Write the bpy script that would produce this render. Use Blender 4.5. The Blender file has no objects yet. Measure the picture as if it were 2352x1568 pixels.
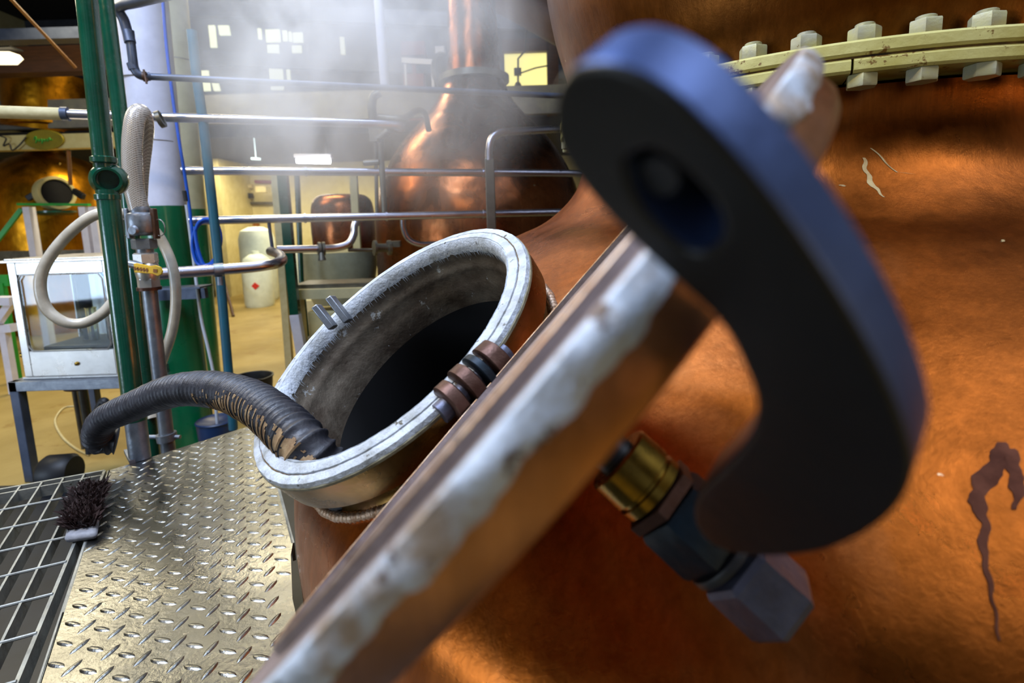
import bpy, bmesh, math, random
from mathutils import Vector as Vec, Matrix, Quaternion
random.seed(7)
SC = bpy.context.scene
# ------------------------------------------------------------------ camera
F, CX, CY = 1200.0, 1176.0, 671.0            # focal length and principal point of the 2352x1568 photo
PITCH, ROLL = math.radians(8), 0.03
fw = Vec((0, math.cos(PITCH), -math.sin(PITCH)))
u0 = Vec((0, math.sin(PITCH), math.cos(PITCH)))
X0 = Vec((1, 0, 0))
rt = math.cos(ROLL)*X0 - math.sin(ROLL)*u0
up = math.cos(ROLL)*u0 + math.sin(ROLL)*X0
O = Vec((0, 0, 1.25))
cam = bpy.data.cameras.new('camera')
camo = bpy.data.objects.new('camera', cam)
SC.collection.objects.link(camo)
M = Matrix.Identity(4)
for i in range(3):
    M[i][0], M[i][1], M[i][2], M[i][3] = rt[i], up[i], -fw[i], O[i]
camo.matrix_world = M
cam.sensor_width = 36
cam.lens = F/2352*36
cam.shift_y = (CY-784)/2352
cam.clip_start = 0.01
cam.clip_end = 60
cam.dof.use_dof = True
cam.dof.focus_distance = 0.95
cam.dof.aperture_fstop = 4.2
SC.camera = camo
SC.view_settings.view_transform = 'Standard'
SC.view_settings.look = 'None'
SC.view_settings.gamma = 1
SC.view_settings.exposure = 0.35
SC.cycles.volume_bounces = 2
SC.cycles.max_bounces = 8
SC.cycles.caustics_reflective = False
SC.cycles.caustics_refractive = False
SC.cycles.sample_clamp_indirect = 4
SC.cycles.volume_step_rate = 2.5
SC.cycles.adaptive_threshold = 0.02
# ------------------------------------------------------------------ world and large lights
wd = bpy.data.worlds.new('world')
SC.world = wd
wd.use_nodes = True
wd.node_tree.nodes['Background'].inputs[0].default_value = (0.62, 0.72, 1.0, 1)
wd.node_tree.nodes['Background'].inputs[1].default_value = 0.28

def area(name, loc, target, sx, sy, power, color):
    l = bpy.data.lights.new(name, 'AREA')
    l.shape = 'RECTANGLE'; l.size = sx; l.size_y = sy; l.energy = power; l.color = color
    o = bpy.data.objects.new(name, l)
    SC.collection.objects.link(o)
    o.location = loc
    o.rotation_euler = (Vec(target)-Vec(loc)).to_track_quat('-Z', 'Y').to_euler()
    return o
area('skylight_window', (-1.6, 0.3, 4.6), (0.1, 0.8, 1.0), 1.6, 2.2, 200, (0.55, 0.70, 1.0))
area('roof_light_right', (2.0, -0.3, 4.3), (0.4, 0.6, 1.2), 1.8, 1.4, 50, (0.70, 0.80, 1.0))
area('safe_reflection_panel', (-7.2, -3.2, 1.0), (-2.0, 2.5, 1.0), 2.2, 1.7, 130, (0.62, 0.78, 1.0))  # added light panel floating indoors to put a reflection in the safe glass
sl = area('steam_fill_light', (-0.9, 2.3, 4.9), (-0.75, 1.9, 1.8), 1.0, 1.0, 6.5, (0.66, 0.78, 1.0))  # fill light added above the plume to brighten the steam
sl.data.spread = math.radians(50)
area('ceiling_lamp_rear', (-2.9, 5.8, 4.4), (-2.9, 5.8, 0), 2.0, 0.5, 135, (1.0, 0.86, 0.55))
area('ceiling_lamp_far', (-3.8, 8.9, 2.45), (-3.8, 8.9, 0), 2.6, 0.5, 75, (1.0, 0.88, 0.6))
area('ceiling_lamp_left', (-4.4, 3.9, 3.9), (-1.4, 1.6, 0.6), 2.2, 1.4, 78, (1.0, 0.88, 0.62))
area('upper_room_lamp', (-1.5, 8.6, 5.0), (-1.5, 9.5, 3.5), 3.0, 0.8, 16, (0.95, 0.9, 0.8))
area('platform_lamp', (-1.5, 0.35, 2.9), (0.1, 0.9, 0.7), 0.18, 0.18, 16, (1.0, 0.74, 0.30))
area('floor_level_lamp', (2.4, -1.2, 1.3), (1.0, 0.9, 0.9), 0.8, 0.8, 6, (1.0, 0.68, 0.34))

# ------------------------------------------------------------------ pixel -> place
def W(x, y, d):
    return O + ((x-CX)/F*d)*rt - ((y-CY)/F*d)*up + d*fw
def CV(a, b, c): return a*rt - b*up + c*fw
def CP(a, b, c): return O + CV(a, b, c)
def onZ(x, y, z):
    a = W(x, y, 1)-O
    return O + a*((z-O.z)/a.z)
def onY(x, y, Y):
    a = W(x, y, 1)-O
    return O + a*((Y-O.y)/a.y)

# ------------------------------------------------------------------ materials
def lin(h):
    c = [int(h[i:i+2], 16)/255 for i in (0, 2, 4)]
    return tuple((v/12.92 if v <= 0.04045 else ((v+0.055)/1.055)**2.4) for v in c)+(1,)
def newmat(name):
    m = bpy.data.materials.new(name); m.use_nodes = True
    n = m.node_tree.nodes; l = m.node_tree.links
    return m, n, l, n['Principled BSDF']
def ramp(n, l, fac, stops):
    r = n.new('ShaderNodeValToRGB')
    while len(r.color_ramp.elements) < len(stops): r.color_ramp.elements.new(0.5)
    for e, (p, c) in zip(r.color_ramp.elements, stops):
        e.position = p; e.color = c if len(c) == 4 else tuple(c)+(1,)
    l.new(fac, r.inputs[0])
    return r.outputs[0]
def noise(n, l, scale, detail=5, rough=0.6, stretch=None, rot=None, dist=0):
    tc = n.new('ShaderNodeTexCoord'); out = tc.outputs['Object']
    if stretch or rot:
        mp = n.new('ShaderNodeMapping')
        if stretch: mp.inputs['Scale'].default_value = stretch
        if rot: mp.inputs['Rotation'].default_value = rot
        l.new(out, mp.inputs[0]); out = mp.outputs[0]
    t = n.new('ShaderNodeTexNoise')
    t.inputs['Scale'].default_value = scale; t.inputs['Detail'].default_value = detail
    t.inputs['Roughness'].default_value = rough; t.inputs['Distortion'].default_value = dist
    l.new(out, t.inputs['Vector'])
    return t.outputs['Fac']
def bump(n, l, p, h, strength, dist=0.01):
    b = n.new('ShaderNodeBump'); b.inputs['Strength'].default_value = strength; b.inputs['Distance'].default_value = dist
    l.new(h, b.inputs['Height'])
    prev = p.inputs['Normal'].links
    if prev: l.new(prev[0].from_socket, b.inputs['Normal'])
    l.new(b.outputs[0], p.inputs['Normal'])
def mat(name, c1, c2=None, rough=0.5, rough2=None, metal=0.0, scale=8, lo=0.35, hi=0.65, bmp=0.0, bscale=60,
        stretch=None, rot=None, spots=None, coat=0.0, spec=None):
    m, n, l, p = newmat(name)
    c1 = lin(c1); c2 = lin(c2) if c2 else c1
    f = noise(n, l, scale, 6, 0.62, stretch, rot)
    col = ramp(n, l, f, [(lo, c1), (hi, c2)])
    if spots:                                       # (hex, scale, threshold)
        g = noise(n, l, spots[1], 8, 0.7)
        k = ramp(n, l, g, [(spots[2], (0, 0, 0)), (spots[2]+0.03, (1, 1, 1))])
        mx = n.new('ShaderNodeMix'); mx.data_type = 'RGBA'
        l.new(k, mx.inputs[0]); l.new(col, mx.inputs[6]); mx.inputs[7].default_value = lin(spots[0])
        col = mx.outputs[2]
    l.new(col, p.inputs['Base Color'])
    p.inputs['Metallic'].default_value = metal
    r2 = rough if rough2 is None else rough2
    rr = ramp(n, l, noise(n, l, scale*1.7, 5, 0.6, stretch, rot), [(0.3, (rough,)*3), (0.7, (r2,)*3)])
    l.new(rr, p.inputs['Roughness'])
    if coat: p.inputs['Coat Weight'].default_value = coat; p.inputs['Coat Roughness'].default_value = 0.12
    if spec is not None: p.inputs['Specular IOR Level'].default_value = spec
    if bmp: bump(n, l, p, noise(n, l, bscale, 6, 0.6, stretch, rot), bmp, 0.004)
    return m
def copper(name, a, b, c, r1, r2, scale=2.2, streak=True, bmp=0.25, dents=True):
    m, n, l, p = newmat(name)
    f1 = noise(n, l, scale, 7, 0.62, dist=0.6)
    col = ramp(n, l, f1, [(0.28, lin(a)), (0.5, lin(b)), (0.74, lin(c))])
    if streak:
        f2 = noise(n, l, 1.0, 8, 0.75, (70, 70, 3.0), (0.15, 0.1, 0))
        k = ramp(n, l, f2, [(0.35, (0.78,)*3), (0.65, (1.12,)*3)])
        mx = n.new('ShaderNodeMix'); mx.data_type = 'RGBA'; mx.blend_type = 'MULTIPLY'; mx.inputs[0].default_value = 1
        l.new(col, mx.inputs[6]); l.new(k, mx.inputs[7]); col = mx.outputs[2]
        bump(n, l, p, f2, bmp, 0.002)
    # small pale specks
    g = noise(n, l, 38, 3, 0.5)
    k = ramp(n, l, g, [(0.765, (0, 0, 0)), (0.78, (1, 1, 1))])
    mx = n.new('ShaderNodeMix'); mx.data_type = 'RGBA'
    l.new(k, mx.inputs[0]); l.new(col, mx.inputs[6]); mx.inputs[7].default_value = lin('d8c8a0'); col = mx.outputs[2]
    l.new(col, p.inputs['Base Color'])
    p.inputs['Metallic'].default_value = 1.0
    rr = ramp(n, l, noise(n, l, scale*1.6, 6, 0.65, dist=1.2), [(0.3, (r1,)*3), (0.7, (r2,)*3)])
    l.new(rr, p.inputs['Roughness'])
    if dents: bump(n, l, p, noise(n, l, 5, 2, 0.4), 0.35, 0.03)
    bump(n, l, p, noise(n, l, 160, 5, 0.7), 0.12, 0.002)
    return m
def emit(name, c, s):
    m, n, l, p = newmat(name)
    p.inputs['Base Color'].default_value = lin(c)
    p.inputs['Emission Color'].default_value = lin(c); p.inputs['Emission Strength'].default_value = s
    return m
def glass(name, c, rough=0.03):
    m, n, l, p = newmat(name)
    p.inputs['Base Color'].default_value = lin(c); p.inputs['Transmission Weight'].default_value = 1
    p.inputs['Roughness'].default_value = rough; p.inputs['IOR'].default_value = 1.45
    return m
def vspan(h, p0, p1):       # two colours split by a height, both painted
    pass

M_BODY = copper('still copper', '743c12', 'ae5c20', 'c67a44', 0.22, 0.42)
M_HEAD = copper('still head copper', '4c2a10', '70421a', '8a5626', 0.24, 0.4, scale=3)
M_NECK = copper('neck copper', '4c3a18', '70522a', '8c6248', 0.2, 0.42, scale=7, streak=False)
M_DOOR = copper('door copper', '8c5430', 'c08050', 'cc9c80', 0.28, 0.45, scale=6)
M_FAR = copper('background still copper', '5c3218', '7c4626', '905a36', 0.2, 0.36, scale=3)
M_WARM = copper('old still copper', '8a5a10', 'c08018', 'd89020', 0.25, 0.4, scale=3)
M_WELD = mat('weld', 'b89070', 'd8c0a8', 0.4, 0.55, 0.9, 60, bmp=0.5, bscale=120)
M_WHITE = mat('white paste', 'c6ccd4', '9a9c9a', 0.5, 0.7, 0, 26, 0.42, 0.68, bmp=0.9, bscale=110, spots=('4a4430', 42, 0.62))
M_DOORRIM = mat('door paste', 'ccd4de', 'a89480', 0.5, 0.7, 0.1, 16, 0.46, 0.56, bmp=0.8, bscale=60, spots=('5c4634', 34, 0.585))
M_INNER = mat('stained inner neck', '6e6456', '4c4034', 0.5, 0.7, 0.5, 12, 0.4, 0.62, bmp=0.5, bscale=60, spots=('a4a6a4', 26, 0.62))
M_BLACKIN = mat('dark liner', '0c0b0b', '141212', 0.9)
M_DOORIN = mat('door inner face', '74625a', '9a8a88', 0.45, 0.6, 0.55, 9, 0.38, 0.62, bmp=0.35, bscale=80, spots=('3a2c1c', 60, 0.68))
M_CREAM = mat('cream paint flange', 'c9bf78', 'b3a552', 0.45, 0.6, 0, 12, 0.4, 0.7, bmp=0.4, bscale=50, spots=('7a5a24', 30, 0.6))
M_GASK = mat('gasket', '7a5a22', '2e1e0c', 0.8, None, 0, 30)
M_BOLT = mat('painted bolt', 'b8b27a', 'a8a48c', 0.4, 0.55, 0.1, 30, bmp=0.3, bscale=90, spots=('6a5420', 40, 0.66))
M_SLAB = mat('black painted iron', '0a0a09', '100f0c', 0.4, 0.5, 0.0, 9, bmp=0.25, bscale=30, spec=0.4)
M_BRASS = mat('brass', '94742c', '6c5424', 0.2, 0.35, 1, 20)
M_DARKNUT = mat('dark blued nut', '10181e', '1c2c38', 0.35, 0.5, 0.6, 20, bmp=0.3, bscale=50, spots=('3c88b0', 45, 0.7))
M_GREYNUT = mat('grey steel nut', '5e6070', '4a4a56', 0.4, 0.5, 0.7, 24, bmp=0.3, bscale=70)
M_COPNUT = mat('copper nut', '432c22', '62483e', 0.38, 0.55, 0.8, 24, bmp=0.3, bscale=60)
M_TREAD = mat('tread plate steel', '9c9c98', '747470', 0.14, 0.36, 1.0, 2.6, 0.36, 0.66, bmp=0.25, bscale=120, spots=('b8b4ac', 22, 0.7))
M_GALV = mat('galvanised steel', '9aa0a8', '7c828c', 0.35, 0.5, 0.85, 20, bmp=0.2, bscale=80)
M_GRATE = mat('grating steel', 'a4a6a0', '80827e', 0.45, 0.6, 0.6, 20, bmp=0.3, bscale=80, spots=('4a3c2c', 30, 0.66))
M_STEEL = mat('stainless pipe', 'bcbcca', 'b0b0be', 0.27, 0.31, 1, 10)
M_DPIPE = mat('dull dark pipe', '5a6274', '4a5264', 0.35, 0.5, 0.5, 10)
M_SHADEF = mat('under-grating shade', '1e2228', '14161a', 0.5)
M_SHINY = mat('polished steel', 'dcdad6', 'c8c6c2', 0.22, 0.4, 0.75, 6, bmp=0.1, bscale=12)
M_GREEN = mat('green gloss paint', '033e2c', '044c38', 0.18, 0.3, 0, 12, bmp=0.25, bscale=40, coat=0.6, spots=('8a9aa0', 11, 0.73))
M_GREEN2 = mat('green column paint', '04603a', '056c40', 0.25, 0.35, 0, 6, bmp=0.1, bscale=30, coat=0.4)
M_BGREEN = mat('bright green paint', '1c9a2c', '18862a', 0.4)
M_COLW = mat('column white paint', 'e4e2ee', 'd4d2de', 0.45, 0.55, 0, 8, bmp=0.25, bscale=40, spots=('a09c98', 50, 0.72))
M_COLC = mat('cream column paint', 'c8c098', 'b8b088', 0.5)
M_TEAL = mat('teal pipe paint', '1f6478', '2a5666', 0.4, 0.5, 0, 5, bmp=0.1)
M_HOSE = mat('black ribbed hose', '1c1c22', '34343a', 0.38, 0.55, 0, 30, bmp=0.4, bscale=70, spots=('8a8078', 60, 0.72))
M_RUBIN = mat('hose rust', 'a07848', '6a4426', 0.7, 0.85, 0, 60, bmp=0.5, bscale=120)
M_BRAID = mat('braided clear hose', 'b0a69a', '948a80', 0.2, 0.35, 0, 40, coat=0.6)
M_CREAMH = mat('cream braided hose', 'cdc3b0', 'b8ae9c', 0.28, 0.4, 0, 30, coat=0.4)
M_BLUE = mat('blue cable', '0a4cb0', '0c58c8', 0.4)
M_WCABLE = mat('white cable', 'c8ccd2', None, 0.5)
M_YEL = mat('yellow lever', 'e8b408', 'f0c020', 0.4)
M_BLK = mat('black rubber', '121214', '1e1e20', 0.5)
M_FLOOR = mat('ochre floor', 'b0985a', '9a8246', 0.42, 0.6, 0, 1.6, bmp=0.2, bscale=60, spots=('94783c', 2.0, 0.6))
M_WALL = mat('cream wall', 'd8cc98', 'cabc84', 0.6)
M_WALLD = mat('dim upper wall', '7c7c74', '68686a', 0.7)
M_CEIL = mat('dark ceiling', '1c1a18', '262220', 0.8)
M_WOOD = mat('dark wood', '50301a', '3c2412', 0.5, 0.6, 0, 6, stretch=(1, 12, 12))
M_BROWN = mat('brown board', '9a6420', '8a5418', 0.5)
M_BEAM = mat('cream beam', 'd2c48a', 'c4b478', 0.5)
M_LAG = mat('cream pipe lagging', 'd6c898', 'c6b684', 0.6, None, 0, 20, bmp=0.3)
M_RED = mat('red pipe paint', 'd83c14', 'b8300f', 0.4)
M_DRED = mat('dark red paint', '8c2028', '78202c', 0.5)
M_GOLD = mat('gold sign', '9a8a20', '84761a', 0.4, None, 0.3)
M_SCRIPT = mat('sign script green', '2c8a1c', None, 0.5)
M_CAN = mat('white plastic', 'e4ecdc', 'd4dccc', 0.4)
M_REDLAB = mat('red label', 'd42c10', None, 0.5)
M_TUBE = emit('lit tube', 'f4faff', 14)
M_PANE = emit('lit pane', 'e6e8c0', 0.95)
M_PANEY = emit('lit yellow pane', 'e8de8c', 0.95)
M_GLASS = glass('safe glass', 'd8ecf8')
M_BRIST = mat('bristles', '3a2622', '241614', 0.7)
M_BRUSHB = mat('brush block', '9c9ca0', '84848a', 0.6, None, 0, 40, bmp=0.4)
M_BGSTEEL = mat('background grey fittings', '7a766a', '5c584e', 0.4, None, 0.6, 10)
M_CABLE = mat('galvanised wire', '888078', None, 0.4, None, 0.8)
M_GREYT = mat('grey tank paint', '9a9a80', '88886e', 0.5)

# ------------------------------------------------------------------ mesh builder
class MB:
    def __init__(s): s.v = []; s.f = []
    def add(s, vs, fs):
        k = len(s.v); s.v += [Vec(a) for a in vs]; s.f += [tuple(i+k for i in q) for q in fs]; return s
    def obox(s, c, ex, ey, ez):                     # centre and half-axis vectors
        c = Vec(c); vs = [c+sx*ex+sy*ey+sz*ez for sz in (-1, 1) for sy in (-1, 1) for sx in (-1, 1)]
        return s.add(vs, [(0, 2, 3, 1), (4, 5, 7, 6), (0, 1, 5, 4), (2, 6, 7, 3), (0, 4, 6, 2), (1, 3, 7, 5)])
    def box(s, a, b):
        a = Vec(a); b = Vec(b); h = (b-a)/2
        return s.obox((a+b)/2, Vec((abs(h.x), 0, 0)), Vec((0, abs(h.y), 0)), Vec((0, 0, abs(h.z))))
    def bar(s, p, q, w, h, ref=(0, 0, 1)):
        p = Vec(p); q = Vec(q); d = q-p; L = d.length; d.normalize()
        a = d.cross(Vec(ref))
        if a.length < 1e-4: a = d.cross(Vec((1, 0, 0)))
        a.normalize(); b = a.cross(d)
        return s.obox((p+q)/2, d*L/2, a*w/2, b*h/2)
    def tube(s, pts, r, seg=16, caps=True):
        pts = [Vec(p) for p in pts]; n = len(pts)
        rs = r if isinstance(r, (list, tuple)) else [r]*n
        T = []
        for i in range(n):
            t = pts[min(i+1, n-1)]-pts[max(i-1, 0)]
            T.append(t.normalized() if t.length > 1e-9 else Vec((0, 0, 1)))
        a = T[0].orthogonal().normalized(); k = len(s.v)
        for i in range(n):
            a = (a-T[i]*a.dot(T[i])).normalized(); b = T[i].cross(a)
            for j in range(seg):
                w = 2*math.pi*j/seg
                s.v.append(pts[i]+(a*math.cos(w)+b*math.sin(w))*rs[i])
        for i in range(n-1):
            for j in range(seg):
                j2 = (j+1) % seg
                s.f.append((k+i*seg+j, k+i*seg+j2, k+(i+1)*seg+j2, k+(i+1)*seg+j))
        if caps:
            s.f.append(tuple(k+j for j in reversed(range(seg))))
            s.f.append(tuple(k+(n-1)*seg+j for j in range(seg)))
        return s
    def lathe(s, prof, o, ax, seg=64, close=False, ref=None, skip=None):
        o = Vec(o); ax = Vec(ax).normalized(); a = (Vec(ref) if ref else ax.orthogonal()); a = (a-ax*a.dot(ax)).normalized(); b = ax.cross(a)
        k = len(s.v); n = len(prof)
        for (r, h) in prof:
            for j in range(seg):
                w = 2*math.pi*j/seg
                s.v.append(o+ax*h+(a*math.cos(w)+b*math.sin(w))*max(r, 1e-5))
        for i in range(n-1 if not close else n):
            i2 = (i+1) % n
            for j in range(seg):
                j2 = (j+1) % seg
                q = (k+i*seg+j, k+i*seg+j2, k+i2*seg+j2, k+i2*seg+j)
                if skip and skip(sum((s.v[t] for t in q), Vec())/4): continue
                s.f.append(q)
        return s
    def hexa(s, c, ax, r, h, rot=0.0, bev=0.12):
        c = Vec(c); ax = Vec(ax).normalized(); a = ax.orthogonal().normalized(); b = ax.cross(a)
        rows = [(r*(1-bev), -h/2), (r, -h/2+h*0.1), (r, h/2-h*0.1), (r*(1-bev), h/2)]; k = len(s.v)
        for rr, hh in rows:
            for j in range(6):
                w = rot+math.pi*j/3
                s.v.append(c+ax*hh+(a*math.cos(w)+b*math.sin(w))*rr)
        for i in range(3):
            for j in range(6):
                j2 = (j+1) % 6
                s.f.append((k+i*6+j, k+i*6+j2, k+(i+1)*6+j2, k+(i+1)*6+j))
        s.f.append(tuple(k+j for j in reversed(range(6)))); s.f.append(tuple(k+18+j for j in range(6)))
        return s
    def prism(s, pts, ext):
        ext = Vec(ext); n = len(pts); pts = [Vec(p) for p in pts]
        return s.add(pts+[p+ext for p in pts], [tuple(range(n)), tuple(n+i for i in reversed(range(n)))]+[(i, (i+1) % n+0, (i+1) % n+n, i+n)[::-1] for i in range(n)])

def link(o): SC.collection.objects.link(o); return o
def mesh(name, mb, m, root=None, smooth=True, ang=40, bevel=0, base=None):
    off = Vec(base) if base else (root.matrix_world.translation if root else Vec())
    me = bpy.data.meshes.new(name)
    me.from_pydata([tuple(v-off) for v in mb.v], [], mb.f); me.update()
    bm = bmesh.new(); bm.from_mesh(me); bmesh.ops.recalc_face_normals(bm, faces=bm.faces); bm.to_mesh(me); bm.free()
    if smooth:
        for p in me.polygons: p.use_smooth = True
        try: me.set_sharp_from_angle(angle=math.radians(ang))
        except Exception: pass
    me.materials.append(m)
    o = link(bpy.data.objects.new(name, me))
    if root:
        o.parent = root
        if root.type == 'MESH': o.matrix_parent_inverse = Matrix.Identity(4)
    if base and not root: o.location = off
    if bevel:
        b = o.modifiers.new('bevel', 'BEVEL'); b.width = bevel; b.segments = 2; b.limit_method = 'ANGLE'; b.angle_limit = math.radians(40)
    return o
class Sub:                                           # children of a part: part sits at its root's origin
    pass
def tag(o, label, cat, group=None, kind=None):
    o['label'] = label; o['category'] = cat
    if group: o['group'] = group
    if kind: o['kind'] = kind
    return o
def thing(name, label, cat, loc, group=None):
    o = link(bpy.data.objects.new(name, None)); o.location = loc; o.empty_display_size = 0.05
    bpy.context.view_layer.update()
    return tag(o, label, cat, group)
def one(name, mb, m, label, cat, group=None, **k):   # a thing that is one mesh, origin at its base
    lo = min(v.z for v in mb.v); n = len(mb.v)
    c = Vec((sum(v.x for v in mb.v)/n, sum(v.y for v in mb.v)/n, lo))
    return tag(mesh(name, mb, m, None, base=c, **k), label, cat, group)
def sub(name, mb, m, part, **k):                     # child of a part (the part's origin is its root's origin)
    o = mesh(name, mb, m, None, base=None, **k)
    w = part.parent.matrix_world.translation if part.parent else part.location
    for v in o.data.vertices: v.co -= w
    o.parent = part
    return o
def struct(name, mb, m, **k):
    o = mesh(name, mb, m, None, **k); o['kind'] = 'structure'; return o
def smoothpath(pts, n=8):                            # Catmull-Rom
    pts = [Vec(p) for p in pts]; P = [pts[0]*2-pts[1]]+pts+[pts[-1]*2-pts[-2]]; out = []
    for i in range(1, len(P)-2):
        a, b, c, d = P[i-1:i+3]
        for j in range(n):
            t = j/n
            out.append(0.5*((2*b)+(c-a)*t+(2*a-5*b+4*c-d)*t*t+(3*b-a-3*c+d)*t**3))
    out.append(pts[-1]); return out
def rail(x0, y0, x1, y1, d0, VPX=5200.0):            # both ends of a pipe of the common rail direction
    return W(x0, y0, d0), W(x1, y1, d0*(VPX-x0)/(VPX-x1))

# ================================================================== SETTING
fl = MB()
fl.box((-9, -4, -0.1), (9, 11, 0))
struct('floor', fl, M_FLOOR, smooth=False)
struct('wall_back', MB().box((-9, 10.5, 0), (9, 10.7, 5.6)), M_WALL, smooth=False)
struct('wall_left', MB().box((-9.2, -4, 0), (-9, 10.7, 5.6)), M_WALL, smooth=False)
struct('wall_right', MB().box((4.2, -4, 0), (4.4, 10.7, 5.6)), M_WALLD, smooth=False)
# wall behind the photographer with three tall window openings
wf = MB()
for a, b in ((-9, -8.4), (-6.4, -5), (-3.6, -2.2), (-0.8, 0.4), (1.8, 4.4)): wf.box((a, -4.2, 0), (b, -4, 5.6))
wf.box((-9, -4.2, 0), (4.4, -4, 1.0)); wf.box((-9, -4.2, 3.6), (4.4, -4, 5.6))
for a in (-4.3, -1.5, 1.1):
    wf.box((a-0.03, -4.15, 1), (a+0.03, -4.05, 3.6)); wf.box((a-0.7, -4.15, 2.2), (a+0.7, -4.05, 2.26))
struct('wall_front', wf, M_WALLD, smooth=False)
struct('ceiling', MB().box((-9, -4, 5.2), (4.4, 10.7, 5.4)), M_CEIL, smooth=False)
struct('trim_9', MB().box((-9, 10.46, 2.6), (4.2, 10.5, 5.2)), mat('dark grey upper wall', '45484e', '3a3c42', .8), smooth=False)  # upper back wall faced in a darker grey than the cream below
# mezzanine floor crossing the back of the room
mz = MB().box((-9, 7.3, 2.45), (4.2, 10.5, 2.6)); struct('trim_1', mz, M_CEIL, smooth=False)
a = onY(430, 268, 7.2); b = onY(1300, 214, 7.2)
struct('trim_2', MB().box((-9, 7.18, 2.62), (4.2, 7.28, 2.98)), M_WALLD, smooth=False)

# ================================================================== THE NEAR POT STILL
AX = Vec((0.80, 1.44, 0))
prof = [(1.30, 0.0), (1.315, 0.2), (1.323, 0.4), (1.328, 0.58), (1.331, 0.67), (1.325, 0.75), (1.305, 0.82), (1.262, 0.875), (1.20, 0.938), (1.11, 1.012), (1.01, 1.076), (0.92, 1.13),
        (0.80, 1.193), (0.70, 1.238), (0.625, 1.305), (0.592, 1.38), (0.585, 1.45)]
def dense(pr, n=9):
    q = smoothpath([Vec((r, 0, z)) for r, z in pr], n); return [(v.x, v.z) for v in q]
pd = dense(prof)
def rbody(z):
    for (r0, z0), (r1, z1) in zip(pd, pd[1:]):
        if z0 <= z <= z1: return r0+(r1-r0)*(z-z0)/max(z1-z0, 1e-9)
    return 0.585
MC = CP(-.2014, .0708, .8462); MN = CV(-.5195, -.7079, -.4785).normalized()
def inneck(p):
    d = p-MC; s = d.dot(MN)
    return s < 0.15 and s > -0.45 and (d-MN*s).length < 0.226
still = thing('pot_still', 'huge near copper pot still with an open round manway on its sloping shoulder', 'pot still', AX)
mesh('body', MB().lathe(pd, AX, (0, 0, 1), 540, skip=inneck), M_BODY, still, ang=70)
def onbody(x, y, off=0.0006):
    d = (W(x, y, 1)-O); t = 0.35
    while t < 3:
        p = O+d*t
        if 0 < p.z < 1.45 and math.hypot(p.x-AX.x, p.y-AX.y) < rbody(p.z): break
        t += 0.001
    lo_t, hi_t = t-0.001, t
    for _ in range(12):
        m_ = (lo_t+hi_t)/2; p = O+d*m_
        if math.hypot(p.x-AX.x, p.y-AX.y) < rbody(p.z): hi_t = m_
        else: lo_t = m_
    return O+d*(lo_t-off)
def strip(pts):
    mb = MB(); P_ = []
    for (x0_, y0_, w0), (x1_, y1_, w1) in zip(pts, pts[1:]):
        for k in range(8): t = k/8; P_.append((x0_+(x1_-x0_)*t, y0_+(y1_-y0_)*t, w0+(w1-w0)*t))
    for i, (x, y, w_) in enumerate(P_):
        w_ *= 1+.18*math.sin(i*.55)+.08*math.sin(i*1.9)
        for k in range(5): mb.v.append(onbody(x+w_*(k-2)/2+3*math.sin(i*.8), y))
    for i in range(len(P_)-1):
        for k in range(4): mb.f.append((i*5+k, i*5+k+1, i*5+6+k, i*5+5+k))
    return mb
M_STAIN = mat('dark stain', '4a2414', '6a3c28', .6, .7, 0, 30, spec=.1)
M_SCR = mat('pale scratch', 'b8a070', 'a08050', .5, .6, .5, 40)
for pts in ([(2300, 1015, 10), (2296, 1050, 26), (2262, 1105, 30), (2242, 1150, 18), (2264, 1200, 12), (2258, 1260, 10), (2272, 1330, 6), (2285, 1400, 4), (2298, 1480, 2)], [(2318, 1030, 14), (2330, 1080, 20), (2340, 1130, 14), (2330, 1175, 5)]):
    mesh('drip_stain', strip(pts), M_STAIN, still)
for pts in ([(1984, 362, 3), (1990, 395, 6), (2006, 428, 6), (2036, 456, 1.5)], [(1930, 424, 5), (1936, 426, 5), (1940, 428, 3)], [(2000, 340, 2), (2060, 395, 2), (2110, 400, 1)], [(2300, 555, 3), (2308, 549, 4)]):
    mesh('scratch', strip(pts), M_SCR, still)
# head above the flange
hp = dense([(0.585, 1.495), (0.60, 1.54), (0.622, 1.59), (0.645, 1.66), (0.672, 1.76), (0.69, 1.9), (0.67, 2.1), (0.58, 2.35), (0.45, 2.6), (0.34, 2.9), (0.28, 3.3), (0.26, 4.2)], 6)
mesh('head', MB().lathe(hp, AX, (0, 0, 1), 160), M_HEAD, still, ang=70)
def ring(r0, r1, z0, z1, a0=0, a1=2*math.pi, seg=160, bv=0.004):
    mb = MB(); full = a1-a0 > 6.28; n = seg if full else seg+1; k = 0
    pr = [(r0, z0), (r1-bv, z0), (r1, z0+bv), (r1, z1-bv), (r1-bv, z1), (r0, z1)]
    for i in range(n):
        w = a0+(a1-a0)*i/seg; c, s_ = math.cos(w), math.sin(w)
        for r, z in pr: mb.v.append(Vec((AX.x+r*c, AX.y+r*s_, z)))
    m_ = len(pr)
    for i in range(seg):
        i2 = (i+1) % n
        for j in range(m_):
            j2 = (j+1) % m_
            mb.f.append((i*m_+j, i2*m_+j, i2*m_+j2, i*m_+j2))
    if not full: mb.f.append(tuple(range(m_))); mb.f.append(tuple((n-1)*m_+j for j in reversed(range(m_))))
    return mb
mesh('upper_flange', ring(0.57, 0.655, 1.482, 1.505, seg=240), M_CREAM, still, ang=30)
mesh('gasket', ring(0.575, 0.648, 1.478, 1.4825, seg=240), M_GASK, still)
gap = -1.992
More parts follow.
